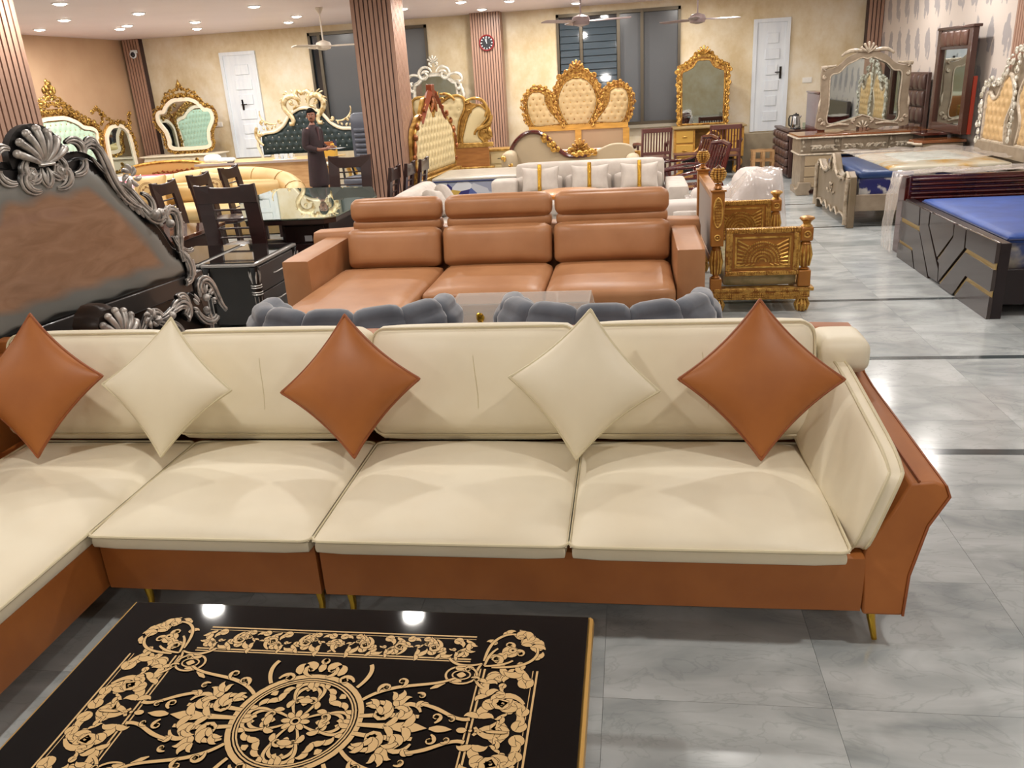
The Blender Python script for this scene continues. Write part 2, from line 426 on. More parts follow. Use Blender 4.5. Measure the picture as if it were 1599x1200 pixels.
# back wall with two openings for the windows
WIN=[(-6.66,-4.12,.98,3.12),(-1.47,.97,.95,3.12)]
wb=MB(); xs=[LEFT-.1]+[c for w in WIN for c in w[:2]]+[RIGHT+.1]
for i in range(0,6,2): wb.box(xs[i],xs[i+1],BACK,BACK+.15,0,CEIL+.1)
for x0,x1,z0,z1 in WIN: wb.box(x0,x1,BACK,BACK+.15,0,z0); wb.box(x0,x1,BACK,BACK+.15,z1,CEIL+.1)
struct('wall_back',wb,wallm,smooth=0)
struct('wall_left',MB().box(LEFT-.15,LEFT,FRONT,BACK,0,CEIL),tanwall,smooth=0)
def damask():
    m=bpy.data.materials.new('damask_wallpaper'); m.use_nodes=True; nt=m.node_tree; b=nt.nodes['Principled BSDF']; L=nt.links.new
    tc=nt.nodes.new('ShaderNodeTexCoord'); sp=nt.nodes.new('ShaderNodeSeparateXYZ'); L(tc.outputs['Object'],sp.inputs[0])
    n=nt.nodes.new('ShaderNodeTexNoise'); n.inputs['Scale'].default_value=9; n.inputs['Detail'].default_value=4; L(tc.outputs['Object'],n.inputs[0])
    def mt(op,a,bv=None,c=None):
        k=nt.nodes.new('ShaderNodeMath'); k.operation=op
        for i,q in enumerate((a,bv,c)):
            if q is None: continue
            if isinstance(q,(int,float)): k.inputs[i].default_value=q
            else: L(q,k.inputs[i])
        return k.outputs[0]
    def motif(pitch,zp,off,w0,h0):
        yy=mt('DIVIDE',sp.outputs['Y'],pitch); zz=mt('DIVIDE',mt('ADD',sp.outputs['Z'],off*zp),zp)
        row=mt('FLOOR',zz); sh=mt('MULTIPLY',mt('MODULO',row,2.0),.5)
        fy=mt('SUBTRACT',mt('FRACT',mt('ADD',mt('ADD',yy,sh),off)),.5); fz=mt('SUBTRACT',mt('FRACT',zz),.5)
        w=mt('DIVIDE',mt('MULTIPLY',mt('ABSOLUTE',fy),pitch),w0); v=mt('DIVIDE',mt('MULTIPLY',mt('ABSOLUTE',fz),zp),h0)
        return mt('ADD',mt('ADD',mt('POWER',w,1.6),mt('POWER',v,1.3)),mt('MULTIPLY',mt('SUBTRACT',n.outputs[0],.5),2.2))
    d=mt('MINIMUM',motif(.50,.62,0,.125,.24),motif(.50,.62,.25,.05,.15))
    r=nt.nodes.new('ShaderNodeValToRGB'); e=r.color_ramp.elements; e[0].position=.85; e[0].color=lin('#a19b9b'); e[1].position=1.05; e[1].color=lin('#cdc2b9')
    L(d,r.inputs[0]); L(r.outputs[0],b.inputs['Base Color']); b.inputs['Roughness'].default_value=.5
    return m
struct('wall_right',MB().box(RIGHT,RIGHT+.15,FRONT,BACK,0,CEIL),damask(),smooth=0)
struct('wall_front',MB().box(LEFT,RIGHT,FRONT-.15,FRONT,0,CEIL),wallm,smooth=0)
# windows: night glass in bronze frames
bronze=mat('bronze_aluminium','#5d5548',.4,.6)
night=mat('night_glass','#23292f',.04,spec=.9,coat=.8)
blind=mat('grey_window_film','#55575a',.25,spec=.6)
slatglass=mat('louvre_glass','#3c4850',.06,spec=.9)
def window(k,x0,x1,z0,z1,mull,louv):
    w=MB().box(x0,x1,BACK-.03,BACK+.02,z0,z0+.06); w.box(x0,x1,BACK-.03,BACK+.02,z1-.06,z1)
    w.box(x0,x0+.05,BACK-.03,BACK+.02,z0,z1).box(x1-.05,x1,BACK-.03,BACK+.02,z0,z1)
    fr=struct('window_%d'%k,w,bronze,smooth=0)
    for m in mull: struct('mullion',MB().box(m-.03,m+.03,BACK-.035,BACK+.02,z0,z1),bronze,fr,smooth=0)
    e=[x0]+mull+[x1]
    for i,(a,b) in enumerate(zip(e,e[1:])):
        struct('pane',MB().box(a,b,BACK+.06,BACK+.07,z0,z1),night if i not in ((1,) if k==1 else (2,3)) else blind,fr,smooth=0)
    for a,b in louv:
        z=z0+.16
        while z<z1-.2:
            mx=Matrix.Translation((0,BACK+.0,z))@Matrix.Rotation(math.radians(78),4,'X')
            struct('louvre_blade',MB().box(a+.04,b-.04,-.065,.065,-.003,.003,mx),slatglass,fr,smooth=0); z+=.128
window(1,*WIN[0],[-6.42],[])
window(2,*WIN[1],[-.98,-.24,.22],[(-1.44,-.98),(-.98,-.24)])
struct('trim_1',MB().box(WIN[1][0]-.05,WIN[1][1]+.05,BACK-.1,BACK,WIN[1][2]-.06,WIN[1][2]),mat('stone_sill','#9a9282',.4),smooth=0)
# doors
def door(k,x0,x1,z0,z1,hx):
    w=MB()
    w.box(x0,x0+.07,BACK-.05,BACK,z0,z1).box(x1-.07,x1,BACK-.05,BACK,z0,z1).box(x0+.07,x1-.07,BACK-.05,BACK,z1-.07,z1)
    fr=struct('door_%d'%k,w,white,smooth=0)
    lf=struct('door_leaf',MB().box(x0+.07,x1-.07,BACK-.025,BACK-.002,z0,z1-.07),white,fr,smooth=0)
    W_=x1-x0-.14; n=6; zz=z0+.14; hh=(z1-z0-.35)/n
    for j in range(n):
        p=MB(); a=x0+.07+W_*(.34 if j%2==0 else .36); b=x1-.07-W_*.2 if j%2==0 else x1-.07-W_*.26
        a=x0+.07+W_*.3; b=x1-.07-W_*(.14 if k==1 else .2)
        if j in (1,3,5): a+=.03; b-=.03
        p.box(a,b,BACK-.045,BACK-.024,zz+.05,zz+hh-.05); struct('door_panel',p,white,lf,smooth=0,bevel=.008); zz+=hh
    h=MB().box(hx-.02,hx+.02,BACK-.045,BACK-.02,z0+.98,z0+1.2); h.tube([(hx,BACK-.04,z0+1.1),(hx,BACK-.09,z0+1.1),(hx+.11*(1 if k==1 else -1),BACK-.09,z0+1.1)],.012)
    struct('door_handle',h,mat('dark_bronze','#2d2724',.35,.7),fr)
door(1,-8.66,-7.86,.70,2.86,-8.3)
door(2,2.36,3.05,.70,2.78,2.9)
for x0,x1,nm in ((2.2,3.2,'trim_2'),(-8.8,-7.6,'trim_3')): struct(nm,MB().box(x0,x1,BACK-.28,BACK,0,.68),mat('step_stone','#a89a80',.6,col2='#948770',scale=3),smooth=0)
# slatted columns and pilasters
slatm=mat('slat_wood','#a98673',.42,col2='#9c7966',scale=5,stretch=(6,6,.5)); gapm=mat('slat_gap','#3d2a28',.7)
def slat_run(root,x0,x1,n,axis,at,out,z1=CEIL,core=None):
    p=(x1-x0)/n
    for i in range(n):
        a=x0+p*i+p*.14; b=x0+p*(i+1)-p*.14
        if axis=='x': m=MB().box(a,b,min(at,at+out),max(at,at+out),0.02,z1)
        else: m=MB().box(min(at,at+out),max(at,at+out),a,b,0.02,z1)
        struct('slat',m,slatm,root,smooth=0)
def column(nm,x0,x1,y0,y1,nx,ny):
    c=struct(nm,MB().box(x0+.02,x1-.02,y0+.02,y1-.02,0,CEIL),gapm,smooth=0)
    slat_run(c,x0,x1,nx,'x',y0,.022); slat_run(c,x0,x1,nx,'x',y1-.022,.022)
    slat_run(c,y0,y1,ny,'y',x1-.022,.022); slat_run(c,y0,y1,ny,'y',x0,.022)
    return c
column('column_middle',-3.89,-3.30,12.2,12.86,9,10)
column('column_left',-7.22,-6.46,8.0,8.76,9,9)
c=struct('column_clock',MB().box(-3.15,-2.57,17.45,BACK,0,CEIL),gapm,smooth=0); slat_run(c,-3.15,-2.57,11,'x',17.45,-.022); slat_run(c,17.45,BACK,5,'y',-2.57,.02)
c=struct('pilaster_left',MB().box(-10.74,-10.36,17.66,BACK,0,CEIL),gapm,smooth=0); slat_run(c,-10.74,-10.36,6,'x',17.66,-.022)
c=struct('pilaster_corner',MB().box(4.42,RIGHT,17.62,BACK,0,CEIL),gapm,smooth=0); slat_run(c,4.42,RIGHT,4,'x',17.62,-.022)
c=struct('pilaster_right',MB().box(4.6,RIGHT,10.1,11.5,0,CEIL),gapm,smooth=0); slat_run(c,10.1,11.5,22,'y',4.6,-.02)
# recessed downlights
ringm=mat('white_trim','#eeeeee',.4); lampm=mat('lit_diffuser','#fff4e2',.5,emit=30)
DLAB=['ceiling downlight at the top edge, left of the second pair from the left column','ceiling downlight second from the left column','ceiling downlight closest to the left column, over the tan wall','ceiling downlight above the pointed filigree mirror, nearer than the pair by the corner',
 'left one of the two ceiling downlights just in front of the corner pilaster','right one of the two ceiling downlights just in front of the corner pilaster','upper one of the stacked pair of ceiling downlights left of the left door','lower one of the stacked pair of ceiling downlights left of the left door',
 'ceiling downlight above the left white door, near the top edge','ceiling downlight left of the cream fan, the lower of two','ceiling downlight left of the cream fan, the upper of two','ceiling downlight just right of the striped middle column','ceiling downlight touching the top of the clock pilaster','ceiling downlight right of the clock pilaster at the top edge',
 'ceiling downlight above the left half of the louvred window','ceiling downlight above the middle of the louvred window','ceiling downlight above the right end of the louvred window','ceiling downlight at the top edge between left column and left door']
pr=T('downlight','x','downlight',(0,0,0))
pr.part('ring',MB().lathe([(.085,0),(.105,0),(.105,-.012),(.085,-.012)],seg=16),ringm)
pr.part('diffuser',MB().lathe([(.084,0),(.08,-.014),(.05,-.026),(.01,-.03)],seg=16),lampm)
for k,(x,y) in enumerate(LIGHTS):
    o=pr.o if k==0 else copy_tree(pr.o); o.location=(x,y,CEIL-.001)
    o['label']=DLAB[k] if k<len(DLAB) else 'round white recessed downlight of the ceiling grid overhead, above the picture'; o['group']='recessed downlights in the ceiling'
# ceiling fans
def fan(x,y,ang,label,blade):
    t=T('ceiling_fan',label,'fan',(x,y,2.62),ang)
    fm=mat('fan_'+blade,'#d9cfc0' if blade=='cream' else '#8c7a78',.4)
    t.part('rod',MB().lathe([(.012,.1),(.012,.58)],seg=8),fm); t.part('canopy',MB().lathe([(.02,.52),(.06,.6),(.06,.62)],seg=12),fm)
    t.part('motor',MB().lathe([(.03,-.02),(.11,0),(.13,.05),(.11,.1),(.03,.13)],seg=16),fm)
    for k in range(3):
        mx=Matrix.Rotation(2*PI*k/3,4,'Z')@Matrix.Rotation(.18,4,'X')
        t.part('blade',MB().slab([(.1,-.03),(.22,-.07),(.68,-.06),(.7,0),(.68,.06),(.22,.07),(.1,.03)],.04,.048,mx),fm)
fan(-4.95,13.9,.15,'cream ceiling fan hanging left of the striped middle column','cream')
fan(-.67,12.2,1.9,'dark-bladed ceiling fan above the gilded three-lobed headboard','mauve')
fan(1.0,13.8,.35,'ceiling fan near the right-hand white door','mauve')
# clock and camera dome
t=T('wall_clock','round dark wall clock with red rim on the slatted pilaster','clock',(-2.83,17.42,2.68))
t.part('rim',MB().tube([(.14*math.cos(a*PI/16),-.02,.14*math.sin(a*PI/16)) for a in range(32)],.016,closed=True),mat('red_rim','#7c1f22',.3))
mx=Matrix.Rotation(PI/2,4,'X'); t.part('dial',MB().lathe([(.14,0),(.14,.02)],seg=32,mx=mx),mat('dial','#10151c',.4))
cw=mat('dial_white','#e8e8e8',.5)
for k in range(12):
    a=PI*k/6; t.part('hour_mark',MB().box(-.007,.007,-.026,-.021,.095,.122,Matrix.Rotation(a,4,'Y')),cw,smooth=0)
t.part('hour_hand',MB().box(-.006,.006,-.03,-.027,-.01,.07,Matrix.Rotation(-.35,4,'Y')),cw,smooth=0); t.part('minute_hand',MB().box(-.004,.004,-.034,-.031,-.01,.1,Matrix.Rotation(-.05,4,'Y')),cw,smooth=0)
t=T('security_camera','small white dome security camera high in the left corner','camera',(-10.45,17.5,2.93))
t.part('mount',MB().box(-.05,.05,0,.1,.03,.09),white); t.part('dome',MB().ball((0,0,0),.055),mat('dome_dark','#1b1d25',.1))
t.part('shell',MB().tube([(.06*math.cos(a*PI/8),.0,.06*math.sin(a*PI/8)) for a in range(16)],.018,closed=True),white)
sw=mat('switch_white','#e6e4de',.4)
for x,z,l in ((-8.95,1.42,'white switch plate beside the left-hand door'),(3.42,1.62,'white switch plate right of the right-hand door')):
    t=T('wall_switch',l,'switch',(x,BACK-.01,z)); t.part('plate',MB().box(-.09,.09,-.01,.008,-.05,.05),sw,bevel=.004)
    for k in (-1,0,1): t.part('rocker',MB().box(k*.055-.02,k*.055+.02,-.016,-.009,-.03,.03),sw,smooth=0)

# ================================================================ CREAM AND ORANGE SECTIONAL SOFA
t=T('sectional_sofa','cream and orange leather sectional sofa with brass legs in the foreground','sofa',(-.6,3.1,0)); P_=t.part
def perim(x0,x1,y0,y1,z,r,n=5):
    out=[]
    for cx,cy,a0 in ((x1-r,y1-r,0),(x0+r,y1-r,90),(x0+r,y0+r,180),(x1-r,y0+r,270)):
        for k in range(n+1):
            a=math.radians(a0+90*k/n); out.append((cx+r*math.cos(a),cy+r*math.sin(a),z))
    return out
# bases
def basebox(x0,x1,y0,y1,z0=.14,z1=.365): P_('base',MB().soft(x0,x1,y0,y1,z0,z1,.012,n=4),orange,w=1)
basebox(-2.125,-1.213,2.585,3.7); basebox(-1.203,.80,2.585,3.7); basebox(-3.2,-2.13,.95,3.7)
# seat cushions: shallow boxing, deep dome
def seat(x0,x1,y0,y1,zb=.35,ze=.405,dome=.075):
    mb=MB(); n=14; idx=[]
    mb.soft(x0,x1,y0,y1,zb,ze+.012,.03,n=6)
    g=[math.sin((i/n-.5)*PI) for i in range(n+1)]
    v=[]
    for i in range(n+1):
        for j in range(n+1):
            u,w=g[i],g[j]; k=(1-abs(u)**3.2)*(1-abs(w)**3.2)
            v.append(((x0+x1)/2+u*(x1-x0)/2*.995,(y0+y1)/2+w*(y1-y0)/2*.995,ze+.008+dome*max(k,0)**.62))
    f=[(i*(n+1)+j,(i+1)*(n+1)+j,(i+1)*(n+1)+j+1,i*(n+1)+j+1) for i in range(n) for j in range(n)]
    mb.add(v,f)
    c=P_('seat_cushion',mb,cream,w=1,smooth=60)
    P_('piping',MB().tube(perim(x0-.003,x1+.003,y0-.003,y1+.003,ze+.012,.04),.006,closed=True),creampipe,parent=c,w=1)
    return c
XS=[-2.125,-1.205,-.235,.735]
for a,b in zip(XS,XS[1:]): seat(a+.004,b-.004,2.535,3.42)
seat(-3.02,-2.13,.97,3.42)
# back cushions, leaning
def back(x0,x1,mx,h=.5,th=.2,n=10,seam=None):
    w=x1-x0; mb=MB().soft(-w/2,w/2,-th/2,th/2,0,h,.07,(0,.05,.012),n=n,mx=mx)
    c=P_('back_cushion',mb,cream,w=1,smooth=60)
    pts=[]
    for px,pz,k in ((-1,0,0),(1,0,0),(1,1,0),(-1,1,0)): pass
    q=perim(-w/2+.017,w/2-.017,.017,h-.017,0,.06)
    for sy in (-th/2+.014,):
        P_('piping',MB().tube([mx@Vector((p[0]*1.0,sy,p[1]+(.012*(1-(p[0]/(w/2))**4) if p[1]>h*.8 else 0))) for p in q],.0055,closed=True),creampipe,parent=c,w=1)
    if seam is not None:
        s=[mx@Vector((seam*w/2+.012*math.sin(k*.7),-th/2-.05*(1-(k/8*2-1)**4)*(1-seam**4)-.0005,h*(.06+.88*k/8))) for k in range(9)]
        P_('seam',MB().tube(s,.0022,seg=4),creampipe,parent=c,w=1)
    return c
for i,(a,b) in enumerate(((-3.1,-2.212),(-2.208,-1.222),(-1.218,-.232),(-.228,.79))):
    mx=Matrix.Translation(((a+b)/2,3.445,.437))@Matrix.Rotation(math.radians(-19),4,'X')
    back(a,b,mx,.52,.21,seam=(-.35,0.0,.05,.05)[i])
# return's back cushions along the left
for y0,y1 in ((2.05,2.95),(1.1,2.02)):
    mx=Matrix.Translation((-3.17,(y0+y1)/2,.455))@Matrix.Rotation(PI/2,4,'Z')@Matrix.Rotation(math.radians(-14),4,'X')
    back(-(y1-y0)/2,(y1-y0)/2,mx,.48,.2)
# orange shell: back panel, left panel, flared arm
P_('back_shell',MB().soft(-3.38,1.0,3.72,3.86,.14,.86,.04,n=8),orange,w=1,smooth=60)
P_('side_shell',MB().soft(-3.38,-3.26,.95,3.74,.14,.8,.04,n=6),orange,w=1,smooth=60)
def arm_shell():
    secs=[]
    N=10
    for i in range(N+1):
        s=i/N; y=2.575+s*(3.80-2.575)
        top=.60+.115*s+.10*max(0,s-.78)/.22; out=1.085-.075*s; lean=.0
        def yy(z,y=y,s=s): return y+(.15*(z-.14)/.5)*(1-s)
        secs.append([(x,yy(z),z) for x,z in ((.80,.14),(.935,.14),(.955,.28),(1.015,.45),(out,top-.05),(out-.012,top-.015),(out-.05,top),(.955-.02*s,top-.008),(.90,.5),(.80,.36))])
    mb=MB(); n=len(secs[0]); v=[p for s_ in secs for p in s_]
    f=[(i*n+k,i*n+(k+1)%n,(i+1)*n+(k+1)%n,(i+1)*n+k) for i in range(N) for k in range(n)]
    f+=[tuple(range(n))[::-1],tuple(N*n+k for k in range(n))]
    mb.add(v,f); return mb,secs
mb,secs=arm_shell()
ar=P_('arm_shell',mb,orange,w=1,smooth=50,bevel=.008)
P_('piping',MB().tube([secs[0][1]]+[secs[0][k] for k in (2,3,4,5)]+[s_[5] for s_ in secs[1:]],.005),orangepipe,parent=ar,w=1)
P_('piping',MB().tube([(s_[6][0]-.05,s_[6][1],s_[6][2]+.001) for s_ in secs],.004),orangepipe,parent=ar,w=1)
# cream arm cushion: a leaning slab, higher at the back
def arm_cushion():
    mb=MB(); N=12; K=12; v=[];f=[]
    # inner face grid (s along depth, t up), outer face offset
    def base(s,t):
        y0=2.615+.0*t; y=y0+s*(3.56-2.615); ys=y+(.05*(1-s))*t
        zb=.345+.10*min(1,s*1.1)+.03*s; zt=.672+.125*s
        z=zb+(zt-zb)*t; x=.772+.125*t-.045*s*(1-t)-.02*s
        return x,ys,z
    def th(s,t): return .022+.028*((1-abs(2*s-1)**4)*(1-abs(2*t-1)**4))**.6
    rings=[]
    for side in (-1,1):
        g=[]
        for i in range(N+1):
            row=[]
            for j in range(K+1):
                s=.5-.5*math.cos(PI*i/N); q=.5-.5*math.cos(PI*j/K); x,y,z=base(s,q)
                # rounded corners
                cs,ct=abs(2*s-1),abs(2*q-1); k=max(0,(cs**6+ct**6)-1); 
                y-= (1 if s>.5 else -1)*k*.03; z-=(1 if q>.5 else -1)*k*.03
                row.append(len(v)); v.append((x+side*th(s,q),y,z))
            g.append(row)
        rings.append(g)
    a,b=rings
    for i in range(N):
        for j in range(K):
            f.append((a[i][j],a[i][j+1],a[i+1][j+1],a[i+1][j])); f.append((b[i][j],b[i+1][j],b[i+1][j+1],b[i][j+1]))
    loop=[(i,0) for i in range(N)]+[(N,j) for j in range(K)]+[(i,K) for i in range(N,0,-1)]+[(0,j) for j in range(K,0,-1)]
    for q in range(len(loop)):
        i,j=loop[q]; k,l=loop[(q+1)%len(loop)]; f.append((a[i][j],a[k][l],b[k][l],b[i][j]))
    mb.add(v,f)
    return mb,[[v[g[i][j]] for i,j in loop] for g in rings]
mb,lp=arm_cushion()
c=P_('arm_cushion',mb,cream,w=1,smooth=60)
for l in lp: P_('piping',MB().tube(l,.0065,closed=True),creampipe,parent=c,w=1)
P_('headrest_bolster',MB().soft(.79,1.01,3.48,3.74,.72,.862,.045,(0,0,.012),n=8),cream,w=1,smooth=60)
for x,y,tx in ((.845,2.64,.02),(-1.115,2.64,0),(-1.245,2.64,0),(-1.99,2.64,-.0),(-2.2,1.1,0),(-3.1,1.1,0),(-3.1,3.6,0),(.85,3.6,.02),(-1.15,3.6,0)):
    P_('leg',MB().tube([(x+tx*1.0,y-.015,0),(x+tx*.4,y,.07),(x-.005,y,.145)],[.010,.014,.02],seg=10),brass,w=1)
# throw cushions
def throw(name,label,m,mp,c,bot_y,size,tilt,rot,yaw=0):
    t=T(name,label,'cushion',c,0,'diamond throw cushions on the sectional sofa')
    w=size/2; mx=Matrix.Rotation(yaw,4,'Z')@Matrix.Rotation(math.radians(-tilt),4,'X')@Matrix.Rotation(rot,4,'Y')
    n=16; v=[];f=[];g=[math.sin((i/n-.5)*PI) for i in range(n+1)]
    P=MB()
    for side in (-1,1):
        for i in range(n+1):
            for j in range(n+1):
                u,q=g[i],g[j]; x=w*u*(1-.10*(1-q*q)*abs(u)); z=w*q*(1-.10*(1-u*u)*abs(q))
                P.v.append(mx@Vector((x,side*.075*(max(0,(1-abs(u)**2.2)*(1-abs(q)**2.2)))**.55,z)))
        o=(n+1)**2*(0 if side<0 else 1)
        for i in range(n):
            for j in range(n):
                a=(o+i*(n+1)+j,o+(i+1)*(n+1)+j,o+(i+1)*(n+1)+j+1,o+i*(n+1)+j+1); P.f.append(a if side<0 else a[::-1])
    b=t.part('cover',P,m,smooth=80)
    e=[(i,0) for i in range(n)]+[(n,j) for j in range(n)]+[(i,n) for i in range(n,0,-1)]+[(0,j) for j in range(n,0,-1)]
    t.part('piping',MB().tube([P.v[i*(n+1)+j] for i,j in e],.0072,closed=True,axis=tuple(mx@Vector((0,1,0)))),mp)
    return t
D=PI/4
throw('throw_cushion','orange diamond throw cushion at the right end by the arm',orange,orangepipe,(.505,3.185,.81),0,.455,25,D+.01,0)
throw('throw_cushion','cream diamond throw cushion between the two right-hand orange ones',cream,creampipe,(-.205,3.185,.795),0,.44,24,D+.10,0)
throw('throw_cushion','orange diamond throw cushion in the middle of the sofa back',orange,orangepipe,(-1.215,3.185,.795),0,.44,25,D-.09,0)
throw('throw_cushion','cream diamond throw cushion at the corner between two orange ones',cream,creampipe,(-2.07,3.185,.795),0,.44,24,D+.05,0)
throw('throw_cushion','leftmost orange diamond throw cushion, cut by the picture edge',orange,orangepipe,(-2.72,3.185,.81),0,.47,26,D-.10,.05)

# ================================================================ BLACK COFFEE TABLE WITH GOLD PRINT
TX,TY,TZ=-.885,1.603,.45
t=T('coffee_table','glossy black coffee table with gold scrollwork print and gilt edge','table',(TX,TY,0))
t.part('tabletop',MB().box(-.745,.745,-.487,.487,.405,.45),blackgloss,bevel=.002,smooth=0)
for x in (-.75,.75): t.part('gilt_edge',MB().tube([(x,-.49,.425),(x,.49,.425)],[.012,.012],seg=8,flat=1.8),goldedge)
for y in (-.492,.492): t.part('gilt_edge',MB().tube([(-.75,y,.418),(.75,y,.418)],.009,seg=8,flat=1.8),goldedge)
t.part('apron',MB().box(-.70,.70,-.44,.44,.30,.405),blackgloss,smooth=0)
for x in (-.63,.63):
    for y in (-.38,.38): t.part('leg',MB().tube([(x,y,0),(x,y,.3)],[.03,.045],seg=10),blackgloss)
ink=MB(); outl=MB(); OG=.0016; Z0=.4503; ZC=[0]
def ink_(st,mirr=''):
    ZC[0]+=1; z=Z0+.000003*ZC[0]
    for sx in ((1,-1) if 'x' in mirr else (1,)):
        for sy in ((1,-1) if 'y' in mirr else (1,)):
            ink.ribbon([(sx*x,sy*y) for x,y in st[0]],st[1],z,z); outl.ribbon([(sx*x,sy*y) for x,y in st[0]],st[1],z,z-.0000015,OG)
def line(a,b,w,mirr=''): ink_(([a,b],[w,w]),mirr)
def arc(cx,cy,r,w,a0=0,a1=2*PI,n=40,mirr=''): ink_(([(cx+r*math.cos(a0+(a1-a0)*i/n),cy+r*math.sin(a0+(a1-a0)*i/n)) for i in range(n+1)],[w]*(n+1)),mirr)
def blob(cx,cy,rx,ry,a=0,mirr=''):
    n=8; ink_(([(cx+math.cos(a)*rx*(2*i/n-1),cy+math.sin(a)*rx*(2*i/n-1)) for i in range(n+1)],[ry*math.sqrt(max(0,1-(2*i/n-1)**2)) for i in range(n+1)]),mirr)
def acan(p,a,s,turn,mirr='',n=4,fat=1):    # lobed leaf
    ink_(leaf(p,a,s,turn,.15*fat),mirr)
    P,_=leaf(p,a,s,turn,.2)
    for k in range(1,n+1):
        q=P[int(k*len(P)/(n+2))]
        ink_(leaf(q,a+turn*k*.45+.85,s*(.52-.06*k),-1,.22*fat),mirr); ink_(leaf(q,a+turn*k*.45-.85,s*(.52-.06*k),1,.22*fat),mirr)
BX,BY,IX,IY=.615,.372,.455,.262      # border: outer and inner lines
for yy,w in ((BY,.0028),(BY-.012,.0012),(IY,.0022),(IY+.010,.0028)): line((-.42,yy),(.42,yy),w,'y')
for xx,w in ((BX,.0028),(BX-.012,.0012),(IX,.0022),(IX+.012,.0028)): line((xx,-.235),(xx,.235),w,'x')
def rinceau(L,W,place,half):      # wave of volutes along a border strip of length L, width W
    n=half; step=L/n
    for k in range(n):
        s=1 if k%2==0 else -1; x=-L/2+step*(k+.5)
        base=[]
        for st in (scroll((x-step*.62,-s*W*.44),s*.5,W*.46,s,.13,1.25),scroll((x+step*.1,s*W*.4),-s*.3,W*.24,-s,.16,1.15)):
            place(st)
        a0=(x+step*.05,-s*W*.40)
        for j,(dx,dy,an,sz,tr) in enumerate(((-.42,.34,s*.6,.5,-s),(-.1,-.42,s*.1,.55,s),(.36,.38,-s*2.4,.5,s),(.28,-.05,s*1.1,.42,-s),(.42,-.36,s*2.2,.5,-s),(-.36,-.02,s*1.5,.34,s),(.02,.42,.2,.42,-s),(.0,.02,s*2.5,.26,s))):
            p=(x+dx*step,s*dy*W); place(leaf(p,an,W*sz*1.05,tr,.19)); place(leaf(p,an+.8,W*sz*.65,tr,.24)); place(leaf(p,an-.9,W*sz*.6,-tr,.24))
WY=BY-.014-IY-.012; WX=BX-.014-IX-.014
def pl_top(st):
    cy=(BY-.012+IY+.01)/2
    ZC[0]+=1; z=Z0+.000003*ZC[0]
    for sy in (1,-1): ink.ribbon([(x,sy*(cy+y)) for x,y in st[0]],st[1],z,z); outl.ribbon([(x,sy*(cy+y)) for x,y in st[0]],st[1],z,z-.0000015,OG)
def pl_side(st):
    cx=(BX-.012+IX+.012)/2; ZC[0]+=1; z=Z0+.000003*ZC[0]
    for sx in (1,-1): ink.ribbon([(sx*(cx+y),x) for x,y in st[0]],st[1],z,z); outl.ribbon([(sx*(cx+y),x) for x,y in st[0]],st[1],z,z-.0000015,OG)
rinceau(.42,WY,lambda st:(pl_top(([(x+.21,y) for x,y in st[0]],st[1])),pl_top(([(-x-.21,y) for x,y in st[0]],st[1]))),4)
rinceau(.235,WX,lambda st:(pl_side(([(x+.1175,y) for x,y in st[0]],st[1])),pl_side(([(-x-.1175,y) for x,y in st[0]],st[1]))),2)
# corners
for sx in (1,-1):
    for sy in (1,-1):
        def pc(st):
            ZC[0]+=1; z=Z0+.000003*ZC[0]; ink.ribbon([(sx*x,sy*y) for x,y in st[0]],st[1],z,z); outl.ribbon([(sx*x,sy*y) for x,y in st[0]],st[1],z,z-.0000015,OG)
        ox,oy=.535,.317      # centre of the corner square; design mirrored across its diagonal
        for q in (0,1):
            def pd(st): pc(([(ox+.84*(x if q==0 else y),oy+.84*(y if q==0 else x)) for x,y in st[0]],st[1]))
            for p,a_,s_,tr in (((.03,.03),.45,.075,1),((.055,.05),.25,.06,-1),((.015,.06),1.0,.06,1),((-.035,.075),1.4,.05,-1),((.07,.01),.0,.05,1),((-.06,.03),2.2,.045,1),((-.02,-.03),.2,.06,1),((-.05,-.05),1.4,.05,-1)):
                pd(leaf(p,a_,s_,tr,.20)); pd(leaf(p,a_+.75,s_*.55,tr,.22))
            pd(scroll((-.085,-.06),1.35,.040,-1,.13,1.35)); pd(scroll((.0,-.01),.9,.030,-1,.15,1.25)); pd(stroke((-.09,-.06),1.55,.21,[-1,-5,-13,-16],[.0035,.0045,.0045,.003]))
            pd(stroke((-.085,-.085),1.5,.10,[-2,-12],[.003,.0045,.003]))
        pc(([(ox+.008*math.cos(k*PI/6),oy+.008*math.sin(k*PI/6)) for k in range(13)],[.004]*13))
        cx,cy=.405,.205
        pc(stroke((.455,.255),-2.0,.11,[6,14,20],[.003,.0045,.004])); pc(stroke((.455,.255),-2.7,.11,[-6,-14,-20],[.003,.0045,.004]))
        for k,(r,w) in enumerate(((.044,.0032),(.022,.0022))): pc(([(cx+r*math.cos(a*PI/12)*(1.15 if k else 1),cy+r*.8*math.sin(a*PI/12)) for a in range(25)],[w]*25))
        for k in (1,-1):
            pc(scroll((cx+.03,cy+k*.02+.01),PI/2+k*.9,.018,k,.2,1.15)); pc(leaf((cx+.005,cy+k*.026),PI+k*.4,.032,-k,.22))
        pc(([(cx-.014+.0035*k,cy) for k in range(9)],[.011*math.sin(PI*k/8) for k in range(9)]))
        pc(([(cx-.04,cy-.034),(cx-.06,cy-.05),(cx-.075,cy-.06)],[.004,.007,.002]))
